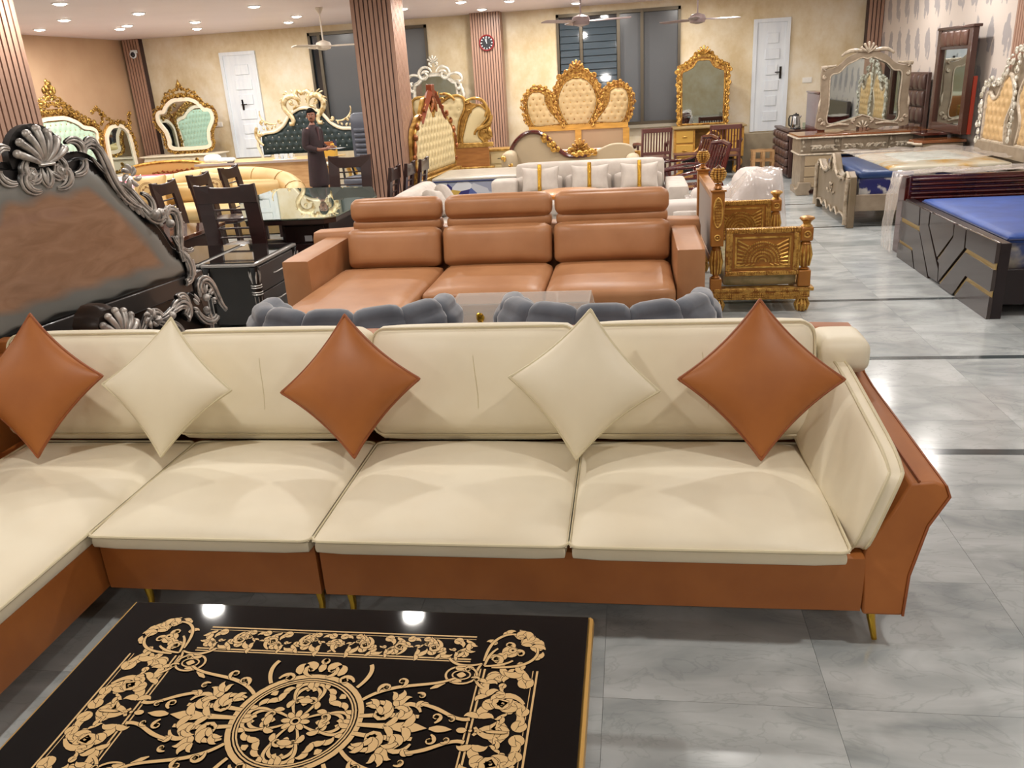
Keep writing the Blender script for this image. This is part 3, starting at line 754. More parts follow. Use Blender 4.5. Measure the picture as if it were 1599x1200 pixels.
# medallion
for k in range(4):
    for a_ in (0,1):
        an=PI/2*k+PI/4
        def rot(st,an=an,fl=a_): return ([(x*math.cos(an)-(y if not fl else -y)*math.sin(an),x*math.sin(an)+(y if not fl else -y)*math.cos(an)) for x,y in st[0]],st[1])
        ink_(rot(stroke((.02,.006),.25,.15,[2,6,16,34,70],[.0025,.004,.005,.005,.006]))); ink_(rot(stroke((.07,.03),.3,.10,[4,16,40,90],[.003,.0045,.005,.006])))
        ink_(rot(scroll((.055,.05),1.3,.026,1,.14,1.2))); ink_(rot(leaf((.118,.018),.9,.04,1,.24))); ink_(rot(leaf((.06,.005),.6,.035,1,.26)))
        ink_(rot(leaf((.10,.0),.5,.040,1,.26))); ink_(rot(leaf((.12,.055),1.3,.035,-1,.24))); ink_(rot(leaf((.085,.085),.1,.04,1,.22)))
    ink_(rot(([(.128,0),(.140,0),(.150,0)],[.003,.012,.0])))
    a=PI/2*k; blob(.075*math.cos(a),.075*math.sin(a),.02,.010,a); blob(.075*math.cos(a),.075*math.sin(a),.02,.010,a+PI/2)
for k in range(8): a=PI*k/4; blob(.026*math.cos(a),.026*math.sin(a),.014,.008,a)
arc(0,0,.011,.003,n=16)
for r,w in ((.172,.0075),(.158,.0022),(.150,.0022)): arc(0,0,r,w)
# four lobed arms
for dx in (1,):
    ink_(stroke((.165,.03),.15,.16,[0,-3,4],[.006,.008,.006]),'xy')
    ink_(([(.17,0),(.22,0),(.27,0),(.30,0),(.325,0),(.355,0)],[.006,.008,.012,.020,.014,.0]),'x'); ink_(leaf((.29,.0),.7,.06,1,.2),'xy'); ink_(leaf((.24,0),.5,.06,1,.16),'xy')
    ink_(scroll((.17,.075),.55,.062,-1,.11,1.35),'xy'); ink_(scroll((.325,.055),1.9,.045,1,.13,1.2),'xy')
    ink_(stroke((.155,.09),.9,.26,[-6,-5,1,9],[.005,.006,.005,.004]),'xy')
    for p,a,s_,tr in (((.22,.04),.9,.06,1),((.26,.07),1.6,.055,-1),((.24,.095),.4,.05,1),((.20,.06),1.5,.045,1),((.29,.045),2.0,.05,1),((.27,.03),.2,.05,1),((.31,.075),.8,.04,-1)):
        ink_(leaf(p,a,s_,tr,.22),'xy'); ink_(leaf(p,a+.8,s_*.7,tr,.22),'xy')
    ink_(stroke((.32,.085),-.2,.15,[-3,-6,6,26],[.005,.006,.005,.006]),'xy')
    ink_(scroll((.37,.02),.5,.024,1,.2,1.1),'xy'); ink_(scroll((.40,.045),.3,.018,-1,.2,1.0),'xy')
    ink_(leaf((.36,0),0,.06,.01,.2),'x'); blob(.445,0,.014,.009,0,'x')
    for x,r in ((.468,.005),(.482,.004),(.494,.003)): blob(x,0,r,r,0,'x')
    blob(.535,0,.03,.005,0,'x')
    ink_(scroll((.19,.12),1.9,.03,-1,.16,1.1),'xy'); ink_(scroll((.25,.145),.7,.026,1,.18,1.1),'xy'); ink_(scroll((.30,.125),.4,.02,-1,.18,1.),'xy')
# top and bottom crests
ink_(scroll((.02,.17),.15,.035,1,.16,1.25),'xy'); ink_(scroll((.11,.155),1.9,.032,1,.18,1.2),'xy')
ink_(stroke((.125,.135),1.0,.1,[4,10,20],[.005,.006,.006]),'xy'); ink_(leaf((.055,.178),.9,.05,1,.25),'xy'); ink_(leaf((.02,.2),1.3,.045,-1,.3),'xy')
ink_(leaf((0,.19),PI/2,.04,.01,.3),'y'); ink_(scroll((.0,.222),.5,.018,1,.2,1.1),'xy')
t.part('gold_print',ink,goldink,smooth=0); t.part('print_outline',outl,blackgloss,smooth=0)
# ================================================================ BLACK AND SILVER CARVED HEADBOARD (left)
def plume(mb,core,P,Wd,side=1,n=9,L=.09,y=0,r=.011,s0=.1,s1=.95,curl=14,ang=1.0):
    # ribbed acanthus: short curling ribs set along one flank of a curve
    for k in range(n):
        t=s0+(s1-s0)*k/(n-1); i=min(int(t*(len(P)-1)),len(P)-2); x,z=P[i]; a=math.atan2(P[i+1][1]-z,P[i+1][0]-x)
        l=L*(.6+.8*math.sin(PI*min(1,(k+1)/n)))
        st=stroke((x,z),a+side*ang,l,[-side*curl*.2,-side*curl],[r*.7,r*1.25,r*1.1,r*.4],7)
        carve(mb,[st],y,.9,6,False)
def shell(mb,cx,z,h,n,y,r,spread=1.15):
    for k in range(n):
        a=PI/2+spread*(k-(n-1)/2)/((n-1)/2); l=h*(1-.12*abs(k-(n-1)/2)/((n-1)/2))
        pts=[];w=[]
        for i in range(7):
            q=i/6; pts.append((cx+math.cos(a)*l*q+0,y-.035*math.sin(q*PI*.9)-.01,z+math.sin(a)*l*q)); w.append(r*(.35+.9*q) if q<.95 else r*1.1)
        mb.tube(pts,w,seg=7); mb.ball((pts[-1][0],pts[-1][1]-.002,pts[-1][2]),r*1.35,r*1.2,r*1.2)
HB=(-3.325,4.362,0); HA=math.radians(79.1)
t=T('carved_headboard','black and silver carved headboard with a bare wood panel behind the sofa','headboard',HB,HA)
half=[(0,1.68),(.14,1.64),(.3,1.66),(.42,1.58),(.55,1.44),(.66,1.30),(.78,1.16),(.86,1.02),(.95,.95),(.985,.84)]
poly=mir(half,4)
mb,_=tuft(poly,-.03,.02,0,0,.02,soft=.03)
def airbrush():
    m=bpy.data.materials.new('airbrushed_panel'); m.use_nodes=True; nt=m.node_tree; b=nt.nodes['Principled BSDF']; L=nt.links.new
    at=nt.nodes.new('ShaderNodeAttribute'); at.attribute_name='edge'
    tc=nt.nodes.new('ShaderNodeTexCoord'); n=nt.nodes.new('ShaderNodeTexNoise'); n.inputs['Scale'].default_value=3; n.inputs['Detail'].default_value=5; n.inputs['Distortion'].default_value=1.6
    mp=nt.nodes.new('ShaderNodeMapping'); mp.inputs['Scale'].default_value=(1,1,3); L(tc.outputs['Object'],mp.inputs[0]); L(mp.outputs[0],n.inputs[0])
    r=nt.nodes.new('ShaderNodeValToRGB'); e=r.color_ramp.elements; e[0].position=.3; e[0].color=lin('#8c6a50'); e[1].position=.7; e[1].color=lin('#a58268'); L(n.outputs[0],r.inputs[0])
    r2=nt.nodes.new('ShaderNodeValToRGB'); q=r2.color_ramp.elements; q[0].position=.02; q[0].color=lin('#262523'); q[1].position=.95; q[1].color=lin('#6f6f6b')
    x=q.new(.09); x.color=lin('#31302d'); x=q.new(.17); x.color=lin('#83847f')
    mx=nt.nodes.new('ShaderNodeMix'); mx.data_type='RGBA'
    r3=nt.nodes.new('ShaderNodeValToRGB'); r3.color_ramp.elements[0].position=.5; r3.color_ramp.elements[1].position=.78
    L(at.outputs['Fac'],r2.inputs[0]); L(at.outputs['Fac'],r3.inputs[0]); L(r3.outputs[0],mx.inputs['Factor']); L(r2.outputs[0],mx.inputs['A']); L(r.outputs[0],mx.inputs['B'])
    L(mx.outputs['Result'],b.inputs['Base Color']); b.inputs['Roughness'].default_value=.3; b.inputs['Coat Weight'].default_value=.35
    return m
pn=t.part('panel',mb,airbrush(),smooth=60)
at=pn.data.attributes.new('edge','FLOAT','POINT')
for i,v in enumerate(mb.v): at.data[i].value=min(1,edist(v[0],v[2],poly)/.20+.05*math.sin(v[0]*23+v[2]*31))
gp=grow(poly,.05)
t.part('frame',MB().prism(gp,-.025,.06),blackpaint,bevel=.01)
t.part('rail',MB().box(-1.02,1.02,-.03,.05,.70,.83),mat('satin_black','#3a3634',.3,coat=.3),bevel=.01)
t.part('lower_panel',MB().box(-1.0,1.0,.0,.04,.25,.70),blackpaint,smooth=0)
for s in (-1,1): t.part('post',MB().box(s*1.075-.045,s*1.075+.045,-.05,.06,0,.84),mat('satin_black','#3a3634',.3),bevel=.008)
cv=MB(); bk=MB()
shell(cv,0,1.69,.20,7,-.04,.02,1.1); bk.prism([(math.cos(PI*a/12)*.19,1.74+math.sin(PI*a/12)*.18) for a in range(-1,14)],-.03,.02)
cv.tube([(-.05,-.08,1.70),(.05,-.08,1.70)],.012)
S1=[scroll((.055,1.56),-.2,.1,1,.26,1.25),scroll((.08,1.74),-.3,.085,-1,.28,1.2),leaf((.02,1.68),-1.3,.14,-1,.2),leaf((.03,1.66),-1.0,.12,1,.22),
 stroke((.19,1.80),.5,.16,[-8,-16,-22],[.012,.024,.03,.02]),stroke((.2,1.62),-.1,.14,[6,14,20],[.014,.028,.02]),
 stroke((.30,1.735),1.9,.62,[-22,-16,-5,1,2,3,3,1],[.02,.03,.032,.036,.036,.032,.028,.018]),
 stroke((.335,1.79),1.0,.12,[-25,-30],[.014,.022,.024]),
 stroke((.36,1.70),-1.1,.32,[3,2,1,-1],[.006,.014,.012,.01,.004]),
 stroke((.54,1.52),-.5,.42,[-5,-1,2,3,2],[.02,.028,.026,.024,.02]),
 stroke((.66,1.36),-.9,.28,[-1,4,14,26],[.02,.03,.03,.028]),stroke((.70,1.44),-.3,.22,[-6,-14,-26],[.012,.022,.03]),
 stroke((.87,1.235),2.6,.5,[-26,-19,-8,0,3,3],[.026,.03,.034,.034,.026,.014]),
 stroke((.90,1.12),-1.2,.22,[2,6,14],[.01,.02,.016]),stroke((.93,1.02),-.7,.30,[-3,-5,-9,-24],[.02,.03,.03,.024]),
 stroke((1.03,.93),-1.6,.16,[4,-14,-34],[.02,.024,.02])]
core=MB(); fluted(cv,core,S1,-.05)
for s in (1,-1):
    c2=MB()
    P,Wd=stroke((.50,1.53),-.75,.38,[1,0,-1],[.02]); plume(c2,None,P,Wd,-1,8,.085,-.045,.0145,ang=1.2)
    P,Wd=stroke((.82,1.21),1.6,.34,[-14,-13,-10],[.02]); plume(c2,None,P,Wd,1,12,.05,-.055,.011,.0,1,ang=1.35,curl=9)
    P,Wd=stroke((.955,1.05),-.75,.26,[-3,-4],[.02]); plume(c2,None,P,Wd,-1,7,.07,-.05,.013,ang=1.2)
    for k in range(7): a=k*.9; carve(c2,[leaf((.60+.02*math.cos(a),1.56+.02*math.sin(a)),a+.5,.075,1,.24)],-.07-.004*k,1,6,False)
    for a,b_ in (((.745,1.295),.034),((.865,1.215),.03),((.79,1.30),.03)): c2.ball((a[0],-.08,a[1]),b_)
    cv.add([(s*x,y,z) for x,y,z in c2.v],c2.f)
t.part('carving',cv,silver,smooth=60); t.part('carving_core',core,blackpaint,smooth=60)
bk2=grow(poly,.085); t.part('carving_ground',MB().prism(bk2,.0,.05),blackpaint)
t.part('shell_ground',bk,blackpaint)
# low carved end board in front of it
t=T('carved_footboard','low black board with silver shell and scroll carving between headboard and sofa','footboard',(-3.02,4.22,0),math.radians(81.5))
pl_=[(-.19,.3),(-.19,.80),(-.1,.86),(0,.84),(.12,.74),(.3,.72),(.5,.70),(.62,.74),(.74,.80),(.85,.72),(.9,.5),(.9,.0),(.8,0),(.8,.3)]
t.part('board',MB().prism(pl_,-.01,.05),blackpaint,bevel=.01)
cv=MB(); shell(cv,.0,.70,.18,7,-.05,.018,1.1)
t.part('shell_back',MB().lathe([(.10,-.06),(.13,.0),(.13,.09)],seg=12,mx=Matrix.Translation((-.04,0,.80))@Matrix.Rotation(-PI/2,4,'X')),mat('bronze_black','#2c2420',.3,.3))
SS=[scroll((.12,.69),.3,.07,1,.3,1.2),stroke((.20,.70),.6,.22,[6,-10,-20],[.02,.03,.024]),stroke((.30,.77),-1.2,.34,[8,4,-6,-14],[.02,.026,.024,.024]),
 stroke((.36,.72),-.2,.3,[6,2,-6,-20],[.016,.026,.03,.02]),stroke((.50,.74),.9,.26,[-8,-14,-22],[.024,.034,.03]),stroke((.60,.68),.5,.2,[8,16,22],[.02,.028,.024]),
 stroke((.80,.78),2.7,.44,[-26,-16,-4,2,6],[.024,.03,.03,.026,.016]),stroke((.72,.68),-1.2,.25,[4,6,14],[.02,.028,.024]),stroke((.84,.62),-1.3,.2,[-4,-10],[.02,.02])]
core=MB(); fluted(cv,core,SS,-.05,False)
P,Wd=stroke((.735,.66),1.55,.30,[-6,-12,-18],[.02]); plume(cv,None,P,Wd,1,11,.05,-.055,.011,0,1,curl=9,ang=1.35)
for k in range(7): a=k*.9; carve(cv,[leaf((.26+.02*math.cos(a),.76+.02*math.sin(a)),a+.5,.06,1,.24)],-.075-.004*k,1,6,False)
for x,z in ((.46,.72),(.33,.73),(.82,.74),(.8,.66)): cv.ball((x,-.07,z),.026)
t.part('carving',cv,silver,smooth=60); t.part('carving_core',core,blackpaint,smooth=60)
# black and silver bedside cabinets
def bedside(x0,x1,y0,y1,label,face,grp='black and silver bedside cabinets'):
    t=T('bedside_cabinet',label,'cabinet',((x0+x1)/2,(y0+y1)/2,0)); w=(x1-x0)/2; d=(y1-y0)/2; H=.62
    t.part('body',MB().box(-w+.03,w-.03,-d+.03,d-.03,.06,H-.035),blackpaint,bevel=.005)
    t.part('worktop',MB().soft(-w,w,-d,d,H-.035,H,.014,n=4),mat('silvered_edge','#9d9a96',.3,.5),smooth=60)
    t.part('glass_top',MB().box(-w+.025,w-.025,-d+.025,d-.025,H,H+.006),mat('smoked_top','#15171a',.03,coat=1),smooth=0)
    for sx in (-1,1):
        for sy in (-1,1):
            g=t.part('corner_column',MB().lathe([(.03,.0),(.035,.05),(.028,.08),(.03,.3),(.045,.36),(.03,.40),(.04,.45),(.034,.56),(.044,H-.035)],(sx*(w-.035),sy*(d-.035),0),10),blackpaint)
            lv=MB(); cx,cy=sx*(w-.035),sy*(d-.035)
            for k in range(6):
                a=k*PI/3
                lv.tube([(cx+.036*math.cos(a),cy+.036*math.sin(a),.44),(cx+.046*math.cos(a+.1),cy+.046*math.sin(a+.1),.50),(cx+.05*math.cos(a+.25),cy+.05*math.sin(a+.25),.545)],[.004,.009,.003],seg=5)
                lv.tube([(cx+.034*math.cos(a),cy+.034*math.sin(a),.08),(cx+.034*math.cos(a),cy+.034*math.sin(a),.32)],.004,seg=4)
            for z in (.34,.36,.40,.42): lv.tube([(cx+.046*math.cos(q*PI/5),cy+.046*math.sin(q*PI/5),z) for q in range(10)],.005,seg=4,closed=True)
            t.part('leaf_trim',lv,silver,parent=g)
    if face:
        for k,(a,b) in enumerate(((.10,.33),(.34,.57))):
            dr=t.part('drawer',MB().box(w-.035,w-.012,-d+.09,d-.09,a,b),charcoal,bevel=.006)
            t.part('handle',MB().tube([(w-.012,-.1,(a+b)/2),(w+.01,-.09,(a+b)/2+.005),(w+.01,.09,(a+b)/2+.005),(w-.012,.1,(a+b)/2)],.006,seg=6),silver,parent=dr)
bedside(-3.765,-3.25,6.67,7.62,'black cabinet with silver corner columns, its grey drawer front facing the tan sofa',1)
bedside(-4.30,-3.785,6.70,7.60,'black cabinet with silver corner columns, nearer the carved headboard',0)

# ================================================================ GREY VELVET TUB CHAIRS
def tub(cx,label):
    t=T('tub_chair',label,'chair',(cx,4.93,0),0,'grey velvet channel-back tub chairs'); A,B=.58,.45; n=7; H=.765
    ang=[math.radians(168+ (372-168)*(k+.5)/n) for k in range(n)]
    for k,a in enumerate(ang):
        x,y=A*math.cos(a),B*math.sin(a); mx=Matrix.Translation((x*.93,y*.93,.45))@Matrix.Rotation(a+PI/2,4,'Z')@Matrix.Rotation(math.radians(10),4,'X')
        dz=-.05*abs((k-(n-1)/2)/((n-1)/2))**2
        t.part('back_channel',MB().soft(-.185,.185,-.10,.10,-.1,H-.45+dz,.10,(0,.035,.03),n=9,mx=mx),velvet,smooth=70)
    sh=[];m=28
    for ring,(k,z) in enumerate(((1.10,.70),(1.06,.55),(.99,.30),(.95,.16),(.80,.16),(.86,.55))):
        sh+=[(A*k*math.cos(math.radians(165+210*i/m)),B*k*math.sin(math.radians(165+210*i/m)),z-.02*abs(i/m*2-1)**2) for i in range(m+1)]
    f=[(r*(m+1)+i,r*(m+1)+i+1,((r+1)%6)*(m+1)+i+1,((r+1)%6)*(m+1)+i) for r in range(6) for i in range(m)]
    t.part('outer_shell',MB().add(sh,f),velvet,smooth=60)
    t.part('piping',MB().tube([(p[0]*1.004,p[1]*1.004,p[2]) for p in sh[:m+1]],.006),velvet)
    t.part('seat_cushion',MB().soft(-.42,.42,-.32,.42,.28,.46,.06,(0,0,.02),n=8),velvet,smooth=60)
    for s in (-1,1):
        for q in (-1,1): t.part('leg',MB().tube([(s*.38,q*.3+.04,0),(s*.36,q*.28+.04,.17)],[.014,.022],seg=8),brass)
tub(-1.775,'grey velvet tub chair with channelled back behind the left half of the sofa')
tub(-.165,'grey velvet tub chair with channelled back behind the right half of the sofa')
# clear acrylic chest table between them
smoke=mat('clear_acrylic','#f2efe8',.03,alpha=.22,spec=.9,coat=.6)
t=T('acrylic_table','clear acrylic chest-shaped table with brass clasp between the two tub chairs','table',(-.80,5.72,0))
def frus(x0,x1,y0,y1,z0,X0,X1,Y0,Y1,z1):
    v=[(x0,y0,z0),(x1,y0,z0),(x1,y1,z0),(x0,y1,z0),(X0,Y0,z1),(X1,Y0,z1),(X1,Y1,z1),(X0,Y1,z1)]
    return v
v=frus(-.58,.58,-.3,.3,.12,-.50,.50,-.12,.2,.50)
for nm,q in (('front_panel',(0,1,5,4)),('back_panel',(2,3,7,6)),('side_panel',(3,0,4,7)),('side_panel',(1,2,6,5)),('lid',(4,5,6,7))):
    m=MB().add([v[i] for i in q],[(0,1,2,3)]); o=t.part(nm,m,smoke,smooth=0); sd=o.modifiers.new('s','SOLIDIFY'); sd.thickness=.012
t.part('base_board',MB().box(-.62,.62,-.34,.34,.06,.12),mat('beige_gloss','#a89684',.2),bevel=.006)
for s in (-1,1):
    for q in (-1,1): t.part('foot',MB().box(s*.5-.03,s*.5+.03,q*.25-.03,q*.25+.03,0,.06),brass,smooth=0)
cl=MB().ball((-.27,-.20,.42),.03,.015,.035)
for s in (-1,1): carve(cl,[([(x-.27,z) for x,z in st[0]],st[1]) for st in (scroll((s*.01,.42),.8 if s>0 else 2.34,.028,s,.25,1.1),scroll((s*.01,.40),-.8 if s>0 else PI+.8,.026,-s,.25,1.1))],-.215,1,5,False)
t.part('clasp',cl,brass)

# ================================================================ TAN LEATHER SOFA
t=T('tan_sofa','tan leather corner sofa with raised headrests and square arms','sofa',(-1.15,6.9,0)); P_=t.part
P_('base',MB().soft(-2.66,.36,6.2,7.5,.08,.28,.02,n=4),tan,w=1)
P_('chaise_base',MB().soft(-2.62,-1.7,5.55,6.25,.08,.28,.02,n=4),tan,w=1)
for x0,x1 in ((-2.86,-2.62),(.335,.56)): P_('arm',MB().soft(x0,x1,6.33,7.5,.08,.70,.025,n=6),tan,w=1,smooth=50)
P_('seat_cushion',MB().soft(-2.62,-1.665,5.5,7.12,.27,.46,.05,(0,0,.025),n=10),tan,w=1,smooth=60)
for x0,x1 in ((-1.655,-.685),(-.675,.325)): P_('seat_cushion',MB().soft(x0,x1,6.12,7.12,.27,.46,.06,(0,.01,.025),n=10),tan,w=1,smooth=60)
P_('back_frame',MB().soft(-2.98,.60,7.36,7.62,.1,.76,.05,n=6),tan,w=1,smooth=60)
for x0,x1 in ((-2.56,-1.70),(-1.675,-.70),(-.68,.32)):
    mx=Matrix.Translation(((x0+x1)/2,7.17,.44))@Matrix.Rotation(math.radians(-12),4,'X'); w=(x1-x0)/2
    P_('back_cushion',MB().soft(-w,w,-.10,.10,0,.35,.06,(0,.05,.01),n=10,mx=mx),tan,w=1,smooth=60)
    P_('neck_roll',MB().soft(x0+.01,x1-.01,7.30,7.46,.74,.86,.05,(0,.01,0),n=8),tan,w=1,smooth=60)
    mx=Matrix.Translation(((x0+x1)/2,7.35,.83))@Matrix.Rotation(math.radians(-8),4,'X')
    P_('headrest',MB().soft(-w,w,-.085,.085,0,.21,.075,(0,.02,.008),n=10,mx=mx),tan,w=1,smooth=60)
for x in (-2.75,.45): 
    for y in (6.45,7.4): P_('foot',MB().box(x-.04,x+.04,y-.04,y+.04,0,.08),black,w=1,smooth=0)
# ================================================================ GILDED CARVED ARMCHAIR SETTEE
t=T('carved_settee','gilded carved settee with pine-cone finials right of the tan sofa','settee',(1.05,7.8,0)); P_=t.part
def cone(x,y,z,h,r):
    P_('finial',MB().lathe([(.02,0),(r*.7,.01),(r*.45,.03),(r*.55,.045)],(x,y,z),12),bronzewood,w=1)
    m=MB(); m.lathe([(r*math.sin(PI*q/9)**.8 if 0<q<9 else .004,.045+h*q/9) for q in range(10)],(x,y,z),12); c=P_('cone',m,mat('dark_gold','#5a3513',.4,.4),w=1)
    sc=MB()
    for j in range(7):
        q=(j+1.0)/9; zz=z+.045+h*q; rr=r*math.sin(PI*q)**.8
        for k in range(12):
            a=2*PI*k/12; sc.ball((x+rr*math.cos(a),y+rr*math.sin(a),zz),r*.26*(.6+.4*math.sin(PI*q)),r*.26*(.6+.4*math.sin(PI*q)),h*.065,5,4)
    P_('scale',sc,gold,w=1,kind='stuff',parent=c)
def vase(mb,x,y,z0,z1,r,n=12):
    h=z1-z0; return mb.lathe([(r*.6,0),(r*.9,.03*h),(r*.55,.08*h),(r*.8,.2*h),(r,.7*h),(r*.75,.85*h),(r*.9,.92*h),(r*.6,h)],(x,y,z0),n)
def flutes(mb,x,y,z0,z1,r,n=10):
    for k in range(n):
        a=2*PI*k/n; mb.tube([(x+r*.8*math.cos(a),y+r*.8*math.sin(a),z0),(x+r*1.02*math.cos(a),y+r*1.02*math.sin(a),(z0+z1)/2),(x+r*.75*math.cos(a),y+r*.75*math.sin(a),z1)],[.006,.012,.006],seg=5)
    return mb
for y in (7.02,8.55):
    x=.70; s=.052
    P_('post_block',MB().box(x-s*.9,x+s*.9,y-s*.9,y+s*.9,.20,.30),bronzewood,w=1,bevel=.004); P_('post_cap',MB().box(x-s-.012,x+s+.012,y-s-.012,y+s+.012,1.03,1.045),bronzewood,w=1,bevel=.003)
    P_('rear_post',MB().box(x-s,x+s,y-s,y+s,.58,1.03),bronzewood,w=1,bevel=.004)
    P_('turned_shaft',vase(MB(),x,y,.30,.58,.045),bronzewood,w=1); P_('fluting',flutes(MB(),x,y,.34,.54,.048),gold,w=1)
    m=MB(); m.tube([(x+.036*math.cos(a*PI/12),y-s-.004,.86+.12*math.sin(a*PI/12)) for a in range(24)],.008,closed=True)
    for i in range(-2,3):
        for j in range(-4,5):
            if (i/2.6)**2+(j/4.8)**2<1: m.ball((x+i*.012,y-s-.003,.86+j*.023),.006,.006,.010,5,4)
    m.tube([(x+.022*math.cos(a*PI/8),y-s-.004,.655+.022*math.sin(a*PI/8)) for a in range(16)],.006,closed=True); m.ball((x,y-s-.003,.655),.009)
    P_('post_ornament',m,gold,w=1)
    cone(x,y,1.045,.15,.055)
    xf=1.42
    P_('post_block',MB().box(xf-.05,xf+.05,y-.05,y+.05,.22,.36),bronzewood,w=1,bevel=.01)
    P_('front_post',MB().box(xf-.05,xf+.05,y-.05,y+.05,.60,.72),bronzewood,w=1,bevel=.015)
    P_('turned_shaft',vase(MB(),xf,y,.36,.60,.05),bronzewood,w=1); P_('fluting',flutes(MB(),xf,y,.39,.57,.052),gold,w=1)
    P_('cup_finial',MB().lathe([(.05,0),(.03,.02),(.035,.035),(.062,.06),(.055,.075),(.02,.085)],(xf,y,.72),12),antique,w=1)
    m=MB(); m.tube([(xf+.024*math.cos(a*PI/8),y-.053,.66+.024*math.sin(a*PI/8)) for a in range(16)],.007,closed=True); m.ball((xf,y-.053,.66),.01); P_('rosette',m,gold,w=1)
    for xx in (.72,1.42):
        P_('foot',MB().lathe([(.03,0),(.05,.03),(.055,.07),(.03,.115),(.05,.12)],(xx,y,0),12),antique,w=1)
        P_('foot_flutes',flutes(MB(),xx,y,.01,.11,.055),gold,w=1)
    # carved arm panel
    a=P_('arm_panel',MB().box(.78,1.37,y-.02,y+.02,.33,.70),bronzewood,w=1,smooth=0)
    fr=MB(); 
    for x0,x1,z0,z1 in ((.775,1.375,.675,.715),(.775,1.375,.32,.36),(.775,.83,.36,.675),(1.32,1.375,.36,.675)): fr.box(x0,x1,y-.035,y+.035,z0,z1)
    P_('panel_frame',fr,antique,w=1,parent=a,bevel=.005)
    fr=MB(); x=.785
    while x<1.37: fr.ball((x,y-.036,.695),.009,.007,.012,5,4); fr.ball((x,y-.036,.34),.009,.007,.012,5,4); fr.ball((x,y-.02,.715),.009,.03,.006,5,4); x+=.02
    z=.37
    while z<.67: fr.ball((.80,y-.036,z),.009,.007,.01,5,4); fr.ball((1.35,y-.036,z),.009,.007,.01,5,4); z+=.021
    P_('beading',fr,gold,w=1,parent=a,kind='stuff')
    br=MB()
    for x0,x1,z0,z1 in ((.85,1.30,.635,.65),(.85,1.30,.385,.40),(.85,.865,.40,.635),(1.285,1.30,.40,.635)): br.box(x0,x1,y-.03,y-.02,z0,z1)
    cx,cz=1.075,.44
    for ring in range(6):
        rx=.03+.026*ring; rz=.022+.028*ring; nn=9+ring*4
        for k in range(nn):
            th=PI*k/(nn-1); xx,zz=cx+rx*math.cos(th),cz+rz*math.sin(th)
            if zz<.63: br.ball((xx,y-.024,zz),.010,.008,.009,5,4)
    for s in (-1,1):
        for k in range(7):
            th=.1+k*.22; br.tube([(cx+s*.15*math.cos(th*.5),y-.024,.41+.03*k*.9),(cx+s*.205,y-.028,.405+.036*k)],[.007,.009],seg=5)
        for k in range(4): br.tube([(cx+s*(.06+.04*k),y-.024,.43-.01),(cx+s*(.09+.045*k),y-.026,.405)],[.006,.008],seg=5)
    P_('relief',br,gold,w=1,parent=a)
    P_('side_rail',MB().box(.66,1.50,y-.055,y+.055,.185,.215).box(.665,1.47,y-.05,y+.05,.13,.185).box(.66,1.45,y-.05,y+.05,.115,.13),antique,w=1,bevel=.004)
    bd=MB(); x=.67
    while x<1.46:
        for z in (.20,.165,.145,.125): bd.ball((x,y-.053,z),.008,.006,.007,5,4)
        x+=.019
    P_('rail_beading',bd,gold,w=1,kind='stuff')
P_('seat_rail',MB().box(1.38,1.46,7.02,8.55,.12,.22),antique,w=1,bevel=.005)
P_('seat_cushion',MB().soft(.76,1.38,7.06,8.50,.21,.345,.04,(0,0,.01),n=8),mat('sage_brocade','#a99f7a',.6,col2='#8c8a62',scale=9,lo=.5,hi=.62),w=1,smooth=60)
P_('back_panel',MB().box(.665,.69,7.05,8.52,.45,.98),mat('grey_velour','#8e8178',.7),w=1,smooth=0)
P_('back_rail',MB().box(.655,.745,7.05,8.52,.95,1.0).box(.655,.745,7.05,8.52,.40,.46),bronzewood,w=1,bevel=.006)

# ================================================================ DINING SETS
def dining(label):
    t=T('dining_chair',label,'chair',(0,0,0),0,'espresso slat-back dining chairs'); w=.31
    def sec(z): return .02*0+.09*((z-.42)/.66)**1.4
    for s in (-1,1):
        pts=[(s*w*.78,.0+sec(z) if z>.42 else -.03*(.42-z)/.42+.0,z) for z in (0,.2,.42,.6,.8,1.0,1.06)]
        m=MB()
        for (a,b) in zip(pts,pts[1:]):
            hw=.075; d=.018
            v=[(p[0]+sx*hw,p[1]+sy*d,p[2]) for p in (a,b) for sx,sy in ((-1,-1),(1,-1),(1,1),(-1,1))]
            m.add(v,[(0,1,5,4),(1,2,6,5),(2,3,7,6),(3,0,4,7),(3,2,1,0),(4,5,6,7)])
        t.part('stile',m,chairwood,smooth=0)
    m=MB(); n=12; v=[]
    for i in range(n+1):
        u=i/n*2-1; x=u*w*1.02; up=.035*u*u
        for y,z in ((sec(.98)-.02-.015*(1-u*u),.90),(sec(1.05)-.02-.015*(1-u*u),1.035+up),(sec(1.05)+.022-.015*(1-u*u),1.035+up),(sec(.98)+.022-.015*(1-u*u),.90)): v.append((x,y,z))
    m.add(v,[(i*4+k,i*4+(k+1)%4,i*4+4+(k+1)%4,i*4+4+k) for i in range(n) for k in range(4)]+[(3,2,1,0),(n*4,n*4+1,n*4+2,n*4+3)])
    t.part('top_rail',m,chairwood,bevel=.006)
    for z in (.50,.585,.67,.755,.84): t.part('slat',MB().tube([(-w*.6,sec(z)+.008,z),(0,sec(z)+.0,z),(w*.6,sec(z)+.008,z)],.010,seg=6),chairwood)
    t.part('rail',MB().box(-w*.75,w*.75,-.01,.02,.42,.46),chairwood,smooth=0)
    t.part('seat',MB().soft(-w,w,-.50,.0,.42,.48,.025,(0,0,.01),n=5),chairwood,smooth=50)
    for s in (-1,1): t.part('front_leg',MB().box(s*w*.88-.02,s*w*.88+.02,-.48,-.44,0,.42),chairwood,smooth=0)
    return t
def seat_pad(c): return None
